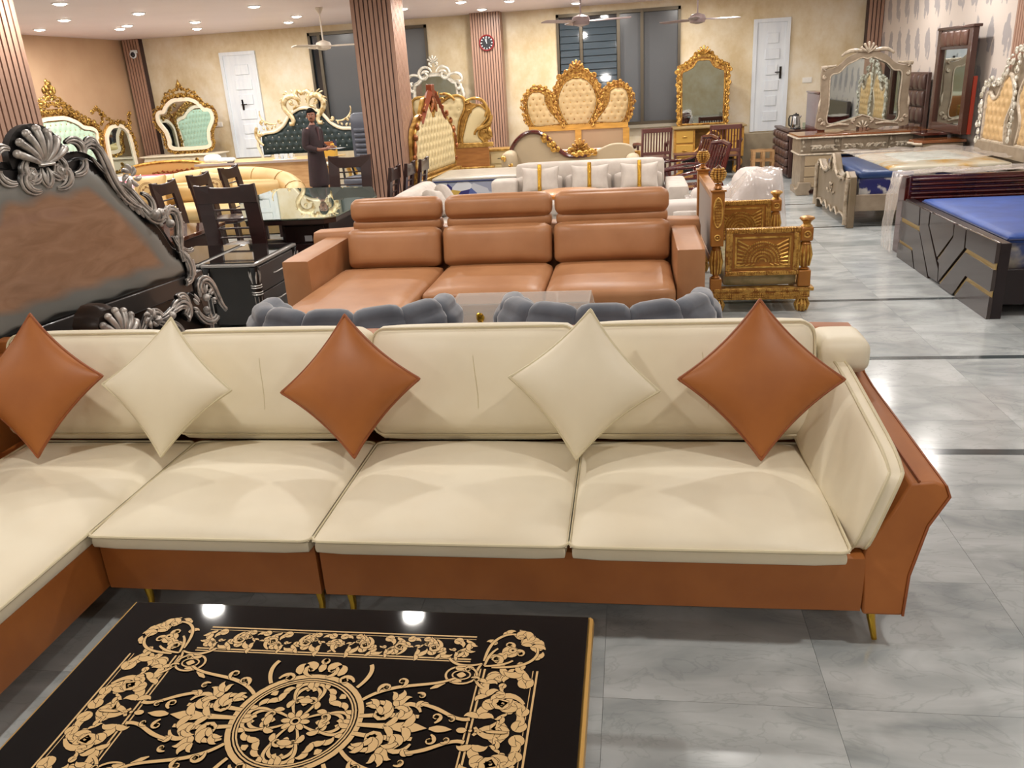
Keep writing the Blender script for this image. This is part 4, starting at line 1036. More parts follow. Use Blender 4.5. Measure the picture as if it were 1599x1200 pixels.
# local frame: the seat points to -Y, the back stands at Y=0; rz turns it
d0=dining('nearest espresso dining chair, back to us, behind the black cabinets'); d0.o.location=(-3.97,7.86,0); d0.o.rotation_euler=(0,0,PI); d0.o.scale=(1,1,1.11)
for x,y,rz,l,sc in ((-5.62,9.62,PI/2,'dining chair left of the nearest one, in front of the medallion sofa cushion',1.0),(-5.60,10.46,PI/2,'dining chair second in the row before the yellow sofa',1.0),(-5.58,11.3,PI/2,'dining chair farthest back in the row before the yellow sofa',1.0),
    (-4.02,11.68,0,'dining chair at the far end of the glass table, left of the striped column',1.03),(-2.98,10.12,-PI/2,'dining chair right of the glass table, nearest to us at the column foot',1.0),(-2.9,10.57,-PI/2,'dining chair second along the right side of the glass table',1.0),(-2.84,11.08,-PI/2,'dining chair farthest along the right side, beside the tufted headboard',1.0)):
    o=dup(d0.o,(x,y,0),rz,l); o.scale=(.68 if rz<0 else (.88 if rz>0 else 1),1,sc)
for y,k in ((10.12,0),(10.57,1)):
    m=MB().soft(-.2,.2,-.18,.18,0,.05,.02,(0,0,.01),n=5)
    one('seat_pad','bright blue plastic-covered pad on the %s right-hand dining chair'%('nearest' if k==0 else 'second'),'seat pad',m,mat('blue_pad','#1d3fa0',.3),(-3.25,y,.49))
t=T('dining_table','dark dining table with greenish glass top reflecting the wall','table',(-3.7,9.4,0)); P_=t.part
gp_=[(-3.95,8.05),(-3.1,8.05),(-3.0,8.15),(-3.0,9.6),(-3.35,10.55),(-4.75,10.8),(-4.75,9.6)]
P_('glass_top',MB().slab(gp_,.772,.784),mat('mirror_tint_glass','#9fb5a8',.02,.85),w=1,smooth=0)
P_('tabletop',MB().slab([(x*.985-.055,y*.99+.09) for x,y in gp_],.72,.765),darkwood,w=1,smooth=0)
P_('cabinet_base',MB().box(-3.68,-3.15,8.3,9.6,.0,.72),darkwood,w=1,bevel=.01)
for k in range(3):
    d=P_('drawer',MB().box(-3.64,-3.2,8.275,8.30,.12+.19*k,.29+.19*k),darkwood,w=1,bevel=.005)
    if k: P_('price_card',MB().box(-3.42,-3.34,8.266,8.272,.19+.16*k,.25+.16*k),mat('paper','#b9bcc0',.6),w=1,parent=d,smooth=0)
t=T('low_table','low brown gloss table left of the nearest dining chair','table',(-5.04,8.2,0)); P_=t.part
P_('tabletop',MB().box(-5.5,-4.58,7.62,8.85,.62,.66),mat('brown_gloss','#5a3524',.05,coat=1),w=1,bevel=.004)
P_('apron',MB().box(-5.47,-4.61,7.65,8.82,.10,.62),mat('brown_side','#3b251d',.25),w=1,smooth=0)
for x in (-5.4,-4.68):
    for y in (7.75,8.72): P_('foot',MB().box(x-.04,x+.04,y-.04,y+.04,0,.1),darkwood,w=1,smooth=0)
# butter-yellow sofa with medallion cushions
t=T('yellow_sofa','butter-yellow leather sofa with rolled back behind the dining chairs','sofa',(-6.4,12.2,0)); P_=t.part
P_('base',MB().soft(-7.6,-5.15,11.75,12.75,.0,.30,.05,n=5),butter,w=1)
P_('seat_cushion',MB().soft(-7.2,-5.55,11.65,12.45,.28,.44,.06,(0,0,.03),n=8),butter,w=1,smooth=60)
pth=cat([(-7.72,11.75,.46),(-7.76,12.1,.54),(-7.62,12.5,.66),(-7.2,12.74,.75),(-6.75,12.80,.78),(-6.3,12.80,.78),(-5.85,12.76,.76),(-5.4,12.62,.68),(-5.12,12.3,.56),(-5.06,11.95,.47),(-5.08,11.75,.44)],5)
P_('back_roll',MB().tube(pth,[.17-.02*abs(i/50*2-1) for i in range(len(pth))],seg=16,flat=.85),butter,w=1,smooth=80)
lowr=MB(); v=[]
for q,(x,y,z) in enumerate(pth): v+=[(x,y,.04),(x,y,z)]
lowr.add(v,[(2*q,2*q+2,2*q+3,2*q+1) for q in range(len(pth)-1)]); o=P_('back_shell',lowr,butter,w=1,smooth=80); sd=o.modifiers.new('s','SOLIDIFY'); sd.thickness=.22; sd.offset=0
for q in range(4,len(pth)-3,5):
    x,y,z=pth[q]; a,b=pth[q-1],pth[q+1]; d=Vector((b[0]-a[0],b[1]-a[1],b[2]-a[2])).normalized(); n1=d.cross(Vector((0,0,1))).normalized(); n2=n1.cross(d)
    P_('seam',MB().tube([Vector((x,y,z))+n1*(.165*math.cos(u*PI/6))+n2*(.14*math.sin(u*PI/6)) for u in range(-3,10)],.006,seg=5),mat('butter_seam','#a98446',.6),w=1)
for x0,x1 in ((-7.4,-6.5),(-6.45,-5.4)): P_('back_cushion',MB().soft(x0,x1,12.45,12.66,.42,.72,.08,(0,.03,.02),n=8),butter,w=1,smooth=70)
medm=mat('medallion_print','#8a6233',.6)
def medcush(x,y,z,rot,label):
    mx=Matrix.Rotation(math.radians(-20),4,'X')@Matrix.Rotation(rot,4,'Y')
    t=T('medallion_cushion',label,'cushion',(x,y,z),.12,'medallion cushions on the yellow sofa')
    t.part('cover',MB().soft(-.27,.27,-.06,.06,-.27,.27,.05,(0,.05,0),n=8,mx=mx,pin=.04),butter,smooth=70)
    m=MB()
    for r in (.13,.11,.05): m.tube([mx@Vector((r*math.cos(a*PI/14),-.115+.06*r,r*math.sin(a*PI/14))) for a in range(28)],.004,seg=4,closed=True)
    for k in range(12):
        st=scroll((.055*math.cos(k*PI/6),.055*math.sin(k*PI/6)),k*PI/6,.02,1 if k%2 else -1,.2); m.tube([mx@Vector((a,-.112,b)) for a,b in st[0]],[.004]*len(st[0]),seg=4)
    t.part('medallion',m,medm)
medcush(-7.42,12.12,.66,.0,'yellow cushion with round medallion at the left end of the yellow sofa')
medcush(-6.3,12.1,.68,.1,'yellow cushion with round medallion seen between two dining chairs')
# ================================================================ RIGHT SIDE
# dark bed with geometric footboard
t=T('dark_bed','espresso bed with gold-lined geometric footboard and bright blue mattress','bed',(3.7,7.8,0)); P_=t.part
espresso=mat('espresso_gloss','#3a2f2c',.22,coat=.3)
P_('footboard',MB().box(2.78,2.86,6.66,9.0,.0,.60),mat('footboard_edge','#1c0f12',.3),w=1,bevel=.004)
def fp(pts,d=.03): # raised panel on the footboard face: (y,z) outline
    m=MB(); n=len(pts); v=[(2.78,y,z) for y,z in pts]+[(2.78-d,y,z) for y,z in pts]
    m.add(v,[tuple(range(n)),tuple(range(2*n-1,n-1,-1))]+[(i,(i+1)%n,(i+1)%n+n,i+n) for i in range(n)])
    P_('raised_panel',m,espresso,w=1,smooth=0,bevel=.004)
fp([(9.0,.585),(8.47,.595),(8.44,.425),(9.0,.425)]); fp([(9.0,.375),(8.44,.375),(8.40,.37),(8.03,.0),(8.415,.01),(8.545,.19),(9.0,.195)] )
fp([(9.0,.155),(8.57,.155),(8.44,.0),(9.0,0)])
fp([(8.43,.595),(8.18,.595),(8.18,.475),(7.86,.19),(7.55,.47),(7.55,.0),(8.0,.0),(8.39,.40)][:4]+[(7.80,.14),(7.78,.03),(8.01,.03),(8.40,.40)])
fp([(8.14,.595),(7.565,.595),(7.55,.50),(7.86,.245),(8.14,.48)])
fp([(7.53,.595),(7.29,.595),(7.275,.44),(7.76,.04),(7.78,.2),(7.83,.215),(7.53,.48)])
fp([(7.26,.60),(6.66,.605),(6.66,.445),(7.24,.455)])
fp([(7.24,.41),(6.66,.395),(6.66,.225),(7.17,.235),(7.40,.01),(7.72,.01)])
fp([(7.14,.19),(6.66,.18),(6.66,.0),(7.34,.0)])
def gl(pts,w=.022):
    for a,b in zip(pts,pts[1:]):
        dy,dz=b[0]-a[0],b[1]-a[1]; l=math.hypot(dy,dz); ny,nz=-dz/l*w/2,dy/l*w/2
        m=MB(); q=[(a[0]+ny,a[1]+nz),(b[0]+ny,b[1]+nz),(b[0]-ny,b[1]-nz),(a[0]-ny,a[1]-nz)]
        v=[(2.775,y,z) for y,z in q]+[(2.765,y,z) for y,z in q]; m.add(v,[(0,1,2,3),(7,6,5,4)]+[(i,(i+1)%4,(i+1)%4+4,i+4) for i in range(4)])
        P_('gold_strip',m,mat('gold_strip','#b59a62',.35,.4),w=1,smooth=0)
gl([(9.0,.40),(8.42,.40)],.05); gl([(9.0,.175),(8.56,.175)],.04); gl([(7.25,.43),(6.66,.42)],.05); gl([(7.25,.42),(7.75,.02)]); gl([(7.16,.212),(6.66,.202)],.05); gl([(7.16,.205),(7.38,.015)]); gl([(7.86,.222),(7.54,.48)])
P_('side_rail',MB().box(2.86,4.62,6.72,6.78,.1,.38),mat('rail_dark','#1c0f12',.3),w=1,bevel=.004)
P_('side_rail',MB().box(2.86,4.62,8.88,8.94,.1,.38),mat('rail_dark','#1c0f12',.3),w=1,bevel=.004)
P_('headboard',MB().box(4.58,4.66,6.66,9.0,0,1.1),espresso,w=1,bevel=.01)
P_('slat_base',MB().box(2.86,4.58,6.78,8.88,.30,.33),mahog,w=1,smooth=0)
m=T('mattress','blue plastic-covered mattress on the dark geometric bed','mattress',(3.8,7.85,.33),0)
m.part('body',MB().soft(2.90,4.56,6.84,8.84,.33,.60,.05,(0,0,.02),n=10),mat('mattress_side','#a9a294',.4,col2='#3a4b7c',scale=6,lo=.4,hi=.6),w=1,smooth=60)
m.part('cover',MB().soft(2.895,4.1,6.83,8.85,.555,.625,.03,(0,0,.01),n=10),blue,w=1,smooth=60)
m.part('pillow_end',MB().soft(4.1,4.56,6.85,8.83,.56,.63,.03,(0,0,.015),n=8),mat('cream_quilt','#d8ccab',.5,col2='#c9a554',scale=5,lo=.5,hi=.62),w=1,smooth=60)
for y in (6.83,8.85): m.part('piping',MB().tube([(2.9,y,.59),(4.56,y,.59)],.01),mat('navy_piping','#1b2a5a',.5),w=1)
m.part('piping',MB().tube([(2.9,6.83,.59),(2.9,8.85,.59)],.01),MATS['navy_piping'],w=1)
for y in (6.95,7.2): m.part('red_label_strip',MB().box(4.56-1.69,4.56-1.66,6.822+0*y,6.826,.36,.56) if y==6.95 else MB().box(3.06,3.09,6.822,6.826,.36,.56),mat('red_strip','#b23a4c',.5),w=1,smooth=0)
# mahogany ribbed headboard standing behind it, wrapped in plastic
t=T('ribbed_headboard','mahogany headboard with horizontal ribs standing behind the blue mattress, partly under plastic','headboard',(3.7,9.2,0)); P_=t.part
P_('board',MB().box(2.82,4.62,9.06,9.12,.0,.82),mahog,w=1,bevel=.006)
for k in range(5): P_('rib',MB().tube([(2.84,9.05,.78-.045*k),(4.62,9.05,.78-.045*k)],.017,seg=8),mahog,w=1)
P_('end_board',MB().box(2.80,2.88,9.12,9.34,.0,.80),mahog,w=1,bevel=.006)
P_('far_board',MB().box(2.88,4.62,9.30,9.34,.0,.78),mahog,w=1,bevel=.006)
def sheet(name,label,fn,nu,nv,m,seed=1,cat_='plastic sheet'):
    g=random.Random(seed); mb=MB(); v=[]
    for i in range(nu+1):
        for j in range(nv+1):
            p=Vector(fn(i/nu,j/nv)); p+=Vector((g.uniform(-.01,.01),g.uniform(-.01,.01),g.uniform(-.008,.012))); v.append(p)
    f=[(i*(nv+1)+j,(i+1)*(nv+1)+j,(i+1)*(nv+1)+j+1,i*(nv+1)+j+1) for i in range(nu) for j in range(nv)]
    c=v[0]; mb.add([tuple(q-c) for q in v],f); return one(name,label,cat_,mb,m,tuple(c),smooth=180)
film=mat('crinkled_film','#e9dfd6',.12,spec=.8,alpha=.38,bump=.9,bscale=12)
def drape(u,w):
    x=4.55-1.82*min(u,.82)/.82; z=.845+.012*math.sin(u*21+w*9)
    if u>.82: x=2.735-.05*math.sin((u-.82)*12); z=.845-(u-.82)/.18*.80
    return x,9.03+w*.36,z
sheet('plastic_sheet','clear crinkled plastic sheet hanging over the ribbed mahogany headboard corner',drape,34,16,film,3)
# beige carved bed
t=T('beige_bed','beige carved bed with scrolled footboard and tufted headboard at right wall','bed',(3.65,11.6,0)); P_=t.part
cy=11.63
half=[(0,.83),(.10,.76),(.2,.64),(.38,.58),(.62,.60),(.8,.68),(.93,.62),(.95,.4),(.95,.0),(.83,0),(.82,.10),(.6,.13),(.45,.08),(.3,.15),(.15,.07),(0,.13)]
hp=[(x,z) for x,z in half]; poly=hp[:-1]+[(0,.13)]+[(-x,z) for x,z in hp[-2:0:-1]]
mx=Matrix.Translation((2.66,cy,0))@Matrix.Rotation(-PI/2,4,'Z')
P_('footboard',MB().prism(poly,-.02,.06,mx),mat('taupe_panel','#83735f',.38,.1,col2='#75664f',scale=5),w=1,bevel=.01)
cv=MB(); top=cat([(x,z) for x,z in half[:7]],5); low=cat([(x,z+.02) for x,z in half[9:]],4)
for s in (1,-1):
    cv.tube([(s*x*.97,-.03,z-.015) for x,z in top],.018,seg=7,axis=(0,1,0)); cv.tube([(s*x*.97,-.035,z) for x,z in low],.014,seg=6,axis=(0,1,0))
    cv.tube([(s*.9,-.035,.6),(s*.88,-.045,.35),(s*.9,-.035,.04)],[.034,.022,.034],seg=7)
carve(cv,[scroll((.10,.68),-.3,.055,-1,.24,1.1),scroll((.5,.56),2.6,.05,1,.24,1.1),scroll((.62,.60),.2,.05,-1,.25),scroll((.80,.62),.4,.045,-1,.3),leaf((.05,.78),-1.3,.13,1,.16),leaf((.3,.58),.2,.10,1,.16),
 scroll((.03,.36),.5,.035,1,.24),scroll((.10,.34),-.4,.032,-1,.24),leaf((.02,.40),1.3,.08,-1,.2),leaf((.16,.33),.1,.07,1,.2),leaf((.0,.36),-1.5,.06,1,.2),scroll((.55,.13),.3,.03,1,.25),scroll((.3,.14),2.6,.03,-1,.25)],-.035,1,6)
cv.v=[tuple(mx@Vector(p)) for p in cv.v]; P_('footboard_carving',cv,mat('taupe_carving','#b0a18c',.38,.1,col2='#84755f',scale=18,lo=.45,hi=.7),w=1,smooth=60)
for y in (cy-.9,cy+.86): P_('side_rail',MB().box(2.7,4.55,y,y+.04,.20,.40),beigep,w=1,bevel=.006)
P_('slat_base',MB().box(2.7,4.55,cy-.86,cy+.86,.28,.31),beigep,w=1,smooth=0)
HBX=Matrix.Translation((4.56,11.05,0))@Matrix.Rotation(-PI/2,4,'Z')
def at(mb,M_): mb.v=[tuple(M_@Vector(p)) for p in mb.v]; return mb
lobe=cat([(-.10,.88),(-.14,1.15),(-.02,1.36),(-.03,1.52),(-.16,1.68),(-.34,1.64),(-.46,1.44),(-.60,1.40),(-.72,1.47),(-.80,1.42),(-.80,1.15),(-.80,.88)],4)
for s in (1,-1):
    pp=[(s*(x-.06),z) for x,z in lobe]; a_,b_=tuft(pp,0,.05,.135,.028,.022)
    o=P_('upholstery',at(a_,HBX),beigeup,w=1,smooth=70); P_('button',at(b_,HBX),beigeup,w=1,kind='stuff',parent=o)
    P_('frame_band',at(rim(MB(),pp,-.01,.026,1.2),HBX),ivory,w=1)
    q=cat([(s*.0,2.0),(s*.25,1.85),(s*.45,1.62),(s*.72,1.60),(s*.95,1.52),(s*.97,1.2),(s*.95,.9)],6)
    P_('carving',at(filigree(MB(),q,.20,-.03,.09,.13,4,5),HBX),silverc,w=1,smooth=60)
P_('carving',at(filigree(MB(),cat([(0,.9),(.0,1.2),(0,1.5),(0,1.9)],6),.16,-.04,.08,.13,6,5),HBX),silverc,w=1,smooth=60)
P_('headboard',at(MB().prism(mir([(0,1.95),(.3,1.78),(.5,1.6),(.8,1.55),(.93,1.45),(.95,.2)],3),.01,.07),HBX),beigep,w=1)
P_('head_rail',at(MB().box(-1.0,1.0,-.05,.05,.72,.88),HBX),beigep,w=1,bevel=.01)
m=T('mattress','blue-edged mattress with gold quilt on the beige carved bed','mattress',(3.6,11.6,.31))
m.part('body',MB().soft(2.76,4.5,cy-.85,cy+.85,.31,.62,.05,(0,0,.01),n=10),mat('daisy_ticking','#b9b7b4',.3,col2='#2b2f66',scale=4.2,lo=.5,hi=.54),w=1,smooth=60)
m.part('cover',MB().soft(2.75,3.4,cy-.87,cy+.87,.58,.68,.04,(0,0,.01),n=10),navy,w=1,smooth=60)
m.part('quilt',MB().soft(3.1,4.5,cy-.86,cy+.86,.62,.72,.04,(0,0,.02),n=10),mat('gilt_quilt','#c9c4b2',.25,col2='#c69c4c',scale=2.2,lo=.5,hi=.66,bump=.4,bscale=12),w=1,smooth=60)
m.part('quilt_centre',MB().soft(3.35,4.2,cy-.5,cy+.5,.66,.745,.04,(0,0,.015),n=8),mat('pale_blue_satin','#c3cfca',.25,bump=.3,bscale=10),w=1,smooth=60)
sheet('plastic_sheet','glossy clear plastic sheet spread over the gold quilt of the beige bed',lambda u,w:(2.9+1.6*u,cy-.82+1.64*w,.775+.012*math.sin(u*17)*math.cos(w*13)),26,26,film,5)
t=T('bedside_table','small beige bedside table with curved edge next to the beige headboard','table',(4.3,12.62,0)); P_=t.part
P_('worktop',MB().slab([(4.02,12.56),(4.6,12.56),(4.6,12.96),(4.02,12.96),(3.93,12.88),(3.96,12.76),(3.93,12.64)],.80,.84),mat('walnut_top','#7d4a28',.12,coat=.5),w=1,bevel=.006)
P_('body',MB().soft(4.03,4.58,12.58,12.93,.06,.80,.03,n=4),beigep,w=1)
P_('edge',MB().tube([(4.02,12.56,.795),(3.93,12.64,.795),(3.96,12.76,.795),(3.93,12.88,.795),(4.02,12.96,.795)],.018),ivory,w=1)
for k in range(2):
    d=P_('drawer',MB().box(4.01,4.03,12.63,12.89,.45-.3*k,.72-.3*k),beigep,w=1,bevel=.005); P_('knob',MB().ball((3.99,12.76,.59-.3*k),.018),gold,w=1,parent=d)
for y in (12.62,12.89): P_('foot',MB().box(4.06,4.12,y-.03,y+.03,0,.06),beigep,w=1,smooth=0); P_('foot',MB().box(4.48,4.54,y-.03,y+.03,0,.06),beigep,w=1,smooth=0)
# large beige dresser with mirror
t=T('carved_dresser','long beige dresser with carved drawer fronts and walnut top below the large mirror','dresser',(3.5,14.0,0)); P_=t.part
P_('worktop',MB().soft(2.52,4.48,13.55,14.35,.875,.915,.015,n=5),mat('walnut_top','#7d4a28',.12,coat=.5),w=1)
P_('edge_moulding',MB().tube(perim(2.51,4.49,13.54,14.36,.872,.05),.014,closed=True),ivory,w=1)
P_('body',MB().soft(2.58,4.44,13.62,14.32,.62,.87,.02,n=4),beigep,w=1); P_('pedestal',MB().soft(2.60,3.10,13.62,14.32,.08,.62,.02,n=4),beigep,w=1)
P_('pedestal',MB().soft(3.95,4.42,13.62,14.32,.08,.62,.02,n=4),beigep,w=1)
P_('waist_moulding',MB().tube(perim(2.57,4.45,13.6,14.33,.62,.05),.014,closed=True),ivory,w=1)
for a,b in ((2.74,3.08),(3.18,3.86),(3.96,4.36)):
    d=P_('drawer',MB().box(a,b,13.595,13.62,.66,.85),beigep,w=1,bevel=.005); c=(a+b)/2; w_=(b-a)/2
    cv=MB()
    for s in (1,-1):
        for k in range(5):
            x=c+s*(w_*.8)*(k+.4)/5; cv_s=[scroll((x,.70),1.2 if s>0 else 1.9,.035,s*(1 if k%2 else -1),.3,.9),leaf((x,.72),.9 if s>0 else 2.2,.09,-s,.2)]
            carve(cv,cv_s,13.585,1,5,False)
    P_('drawer_carving',cv,ivory,w=1,parent=d,smooth=60)
for a,b in ((2.66,3.06),(3.98,4.38)):
    for k in range(3):
        d=P_('drawer',MB().box(a,b,13.60,13.62,.12+.165*k,.27+.165*k),mat('beige_drawer','#a08c70',.4),w=1,bevel=.005); P_('knob',MB().ball(((a+b)/2,13.59,.195+.165*k),.016),gold,w=1,parent=d)
for x in (2.62,3.1,3.13,3.9,4.40): P_('pilaster_ornament',carve(MB(),[scroll((x,.66),1.57,.03,1,.3),scroll((x,.72),1.57,.03,-1,.3),leaf((x,.78),1.57,.07,.1,.25)],13.60,1,5,False),ivory,w=1)
for x,w_ in ((2.66,.1),(4.38,.1)):
    P_('foot',MB().prism([(x-.1,0),(x+.1,0),(x+.08,.06),(x+.12,.10),(x+.1,.2),(x-.08,.2),(x-.1,.12),(x-.14,.1),(x-.12,.05)],13.58,13.70),beigep,w=1,bevel=.01)
    P_('rear_foot',MB().box(x-.05,x+.05,14.2,14.3,0,.1),beigep,w=1,smooth=0)
P_('long_foot',MB().box(2.58,2.68,13.7,14.28,0,.09),beigep,w=1,smooth=0)
t=T('carved_mirror','large beige mirror with shell crest standing on the beige dresser','mirror',(3.59,14.18,.915))
H0=.0
outer=[(0,1.15),(.12,1.14),(.28,1.08),(.42,.96),(.55,.92),(.64,.93),(.66,.80),(.65,.5),(.69,.15),(.66,.03),(.35,.03),(.2,.0),(0,.05)]
op=mir(outer,4); 
inner=[(0,1.04),(.08,1.06),(.18,1.02),(.3,.96),(.40,.86),(.50,.84),(.53,.74),(.52,.4),(.54,.18),(.48,.10),(.3,.13),(.15,.17),(0,.22)]
ip=mir(inner,4)
def ringmesh(outp,inp,y0,y1):   # flat frame between two outlines (same point count)
    n=len(outp); m=MB(); v=[(x,y0,z) for x,z in outp]+[(x,y0,z) for x,z in inp]+[(x,y1,z) for x,z in outp]+[(x,y1,z) for x,z in inp]
    f=[]
    for i in range(n):
        j=(i+1)%n; f+=[(i,j,j+n,i+n),(i+2*n,i+3*n,j+3*n,j+2*n),(i,i+2*n,j+2*n,j),(i+n,j+n,j+3*n,i+3*n)]
    return m.add(v,f)
t.part('frame',ringmesh(op,ip,-.04,.03),beigep,bevel=.004,smooth=30)
t.part('glass',MB().prism(grow(ip,.01),.0,.012),mirror,smooth=0)
cv=MB(); rim(cv,ip,-.045,.012); shell(cv,0,1.12,.15,5,-.05,.016,.9)
carve(cv,[stroke((.06,1.16),-.2,.34,[6,-2,-5,-3],[.018,.03,.028,.016]),stroke((.45,.97),-.3,.22,[3,1,-4],[.014,.022,.03]),scroll((.60,.90),.4,.05,1,.35),scroll((.62,.84),-.9,.05,-1,.3),
 scroll((.12,.10),.3,.06,1,.3),stroke((.2,.08),.1,.34,[1,-3,2],[.016,.024,.012]),scroll((.62,.1),1.9,.05,1,.35),scroll((.6,.16),1.2,.05,-1,.3),leaf((.66,.3),1.5,.2,.2,.1),scroll((.05,1.14),1.9,.05,1,.35)],-.05,1,6)
P0=MB(); shell(P0,0,.03,.1,5,-.05,.013,1.2); cv.add(P0.v,P0.f)
t.part('carving',cv,ivory,smooth=60)
# mahogany slab standing left of it
one('mahogany_headboard','dark red mahogany headboard seen end-on left of the large beige mirror','headboard',MB().box(-.06,.06,0,1.0,0,1.46).box(-.075,.075,-.02,1.02,1.46,1.49),mahog,(3.08,14.62,0),bevel=.01)
# tall dark mirror on dark vanity
t=T('dark_vanity','dark glossy vanity with drawers below the tall dark mirror','vanity',(4.42,13.6,0)); P_=t.part
P_('worktop',MB().box(4.13,4.68,12.98,13.50,.87,.91),mat('cherry_top','#4a1f16',.08,coat=.8),w=1,bevel=.005); P_('body',MB().box(4.18,4.66,13.0,13.48,0,.70),mat('vanity_body','#170d0e',.3),w=1,bevel=.005)
P_('apron',MB().box(4.18,4.5,13.02,13.5,.70,.87),mat('vanity_body','#170d0e',.3),w=1,bevel=.005)
t=T('tall_mirror','tall rectangular dark-framed mirror with four tufted squares on top','mirror',(4.50,13.08,.91),-PI/2)
bw=mat('brown_lacquer','#452820',.25,coat=.3)
for a,b,c,d in ((-.66,-.53,0,1.36),(.53,.66,0,1.36)): t.part('stile',MB().box(a,b,-.05,.03,c,d),bw,bevel=.006)
t.part('bottom_rail',MB().box(-.53,.53,-.05,.03,0,.11),bw,bevel=.006); t.part('top_rail',MB().box(-.53,.53,-.04,.03,1.10,1.38),bw,bevel=.006); t.part('cap',MB().box(-.68,.68,-.06,.06,1.36,1.40),bw,bevel=.01)
t.part('side_frame',MB().box(.62,.67,.03,.08,0,.75),mat('red_back','#93301c',.4),smooth=0)
for k in range(4): t.part('tufted_square',MB().soft(-.50+.255*k,-.27+.255*k,-.065,-.03,1.14,1.34,.02,(0,.015,0),n=5),mat('brown_pad','#5d3f34',.35),smooth=60)
t.part('glass',MB().box(-.53,.53,-.01,.0,.11,1.10),mirror,smooth=0)
t=T('padded_headboard','dark brown square-tufted headboard between the beige mirror and the tall mirror','headboard',(4.58,14.95,0),-PI/2)
t.part('board',MB().box(-.55,.55,.0,.06,0,1.70),tuftbrown,bevel=.01)
for i in range(4):
    for j in range(5): t.part('pad',MB().soft(-.52+.26*i,-.27+.26*i,-.04,.01,.44+.25*j,.68+.25*j,.02,(0,.02,0),n=4),tuftbrown,smooth=60)
# tufted bed at the back
t=T('tufted_bed','brown tufted footboard of a bed beneath the right-hand white door','bed',(2.8,16.6,0)); P_=t.part
M_=Matrix.Translation((2.78,16.4,0))@Matrix.Rotation(-PI/2,4,'Z')
P_('footboard',at(MB().box(-.72,.72,.0,.07,.02,.80).box(-.75,.75,-.04,.09,.80,.84),M_),tuftbrown,w=1,bevel=.01)
for i in range(5):
    for j in range(5): P_('pad',at(MB().soft(-.70+.28*i,-.42+.28*i,-.05,.01,.06+.146*j,.205+.146*j,.03,(0,.03,0),n=4),M_),tuftbrown,w=1,smooth=60)
P_('side_rail',MB().box(2.86,4.5,15.75,15.80,.12,.34),tuftbrown,w=1); P_('slat_base',MB().box(2.86,4.5,15.80,17.05,.26,.32),tuftbrown,w=1,smooth=0)
m=T('mattress','blue and white mattress behind the brown tufted footboard','mattress',(3.6,16.5,.32)); m.part('body',MB().soft(2.88,4.4,15.80,17.0,.32,.62,.05,n=6),navy,w=1,smooth=60); m.part('top',MB().soft(2.9,4.4,15.80,17.0,.60,.70,.04,n=6),mat('quilt_white','#d9d2bd',.5),w=1,smooth=60)
t=T('bedside_table','low dark wooden bedside table holding the electric kettle','table',(3.25,17.4,0)); P_=t.part
P_('worktop',MB().box(2.98,3.52,17.15,17.62,.70,.74),bw,w=1,bevel=.004); P_('body',MB().box(3.0,3.5,17.18,17.6,.0,.70),mat('bedside_body','#5a3a2a',.3),w=1,bevel=.006)
t=T('electric_kettle','steel electric kettle with black handle and lid on the dark bedside table','kettle',(3.17,17.35,.74)); 
t.part('body',MB().lathe([(.09,0),(.095,.01),(.09,.1),(.07,.24),(.06,.25)],seg=18),mat('steel','#b9bcbe',.2,1)); t.part('lid',MB().lathe([(.062,.25),(.05,.275),(.015,.28),(.012,.30)],seg=14),black)
t.part('handle',MB().tube([(-.06,0,.25),(-.11,0,.25),(-.13,0,.2),(-.12,0,.07),(-.09,0,.05)],.014),black); t.part('base',MB().lathe([(.1,-.0),(.1,.015)],seg=18),black); t.part('spout',MB().tube([(.06,0,.2),(.10,0,.245)],[.022,.012]),MATS['steel'])
for k,(x,l) in enumerate(((3.33,'clear drinking glass nearest the kettle'),(3.41,'clear drinking glass farthest right of the kettle'))):
    one('drinking_glass',l,'glass',MB().lathe([(.028,0),(.034,.11),(.031,.11),(.025,.006)],seg=12),glass,(x,17.33,.742))
# raw wood step stool
t=T('wooden_crate_stool','raw wooden step frame standing under the white door','stool',(2.5,17.0,0)); P_=t.part
for x in (2.34,2.52,2.70): 
    for y in (16.85,17.1): P_('post',MB().box(x-.025,x+.025,y-.025,y+.025,0,.40 if x>2.4 else .4),ply,w=1,smooth=0)
for z in (.2,.38): P_('slat',MB().box(2.3,2.74,16.83,16.88,z,z+.035),ply,w=1,smooth=0); P_('slat',MB().box(2.3,2.74,17.07,17.12,z,z+.035),ply,w=1,smooth=0)

# ================================================================ CENTRE BACK
# gold mirror and console
t=T('gilded_console','honey-gold console table with curved kneehole under the arched gold mirror','console',(1.48,17.1,0)); P_=t.part
P_('worktop',MB().box(.78,2.18,16.8,17.45,.875,.91),mat('console_top','#8f7950',.3),w=1,bevel=.006)
for x0,x1 in ((.82,1.22),(1.80,2.14)):
    P_('pedestal',MB().box(x0,x1,16.86,17.42,.32,.875),honey,w=1,bevel=.006)
    for k in range(2):
        d=P_('drawer',MB().box(x0+.04,x1-.04,16.84,16.862,.36+.26*k,.58+.26*k),mat('honey_drawer','#cda04a',.35,.2),w=1,bevel=.005); P_('drawer_pull',MB().ball(((x0+x1)/2,16.83,.47+.26*k),.05,.015,.016),gold,w=1,parent=d)
P_('kneehole_arch',MB().tube(cat([(1.18,16.84,.42),(1.30,16.84,.52),(1.42,16.84,.72),(1.55,16.84,.82),(1.68,16.84,.74),(1.78,16.84,.5)],6),.05,seg=8,flat=.5),honey,w=1)
P_('back_board',MB().box(1.2,1.82,17.3,17.34,.3,.87),honey,w=1,smooth=0)
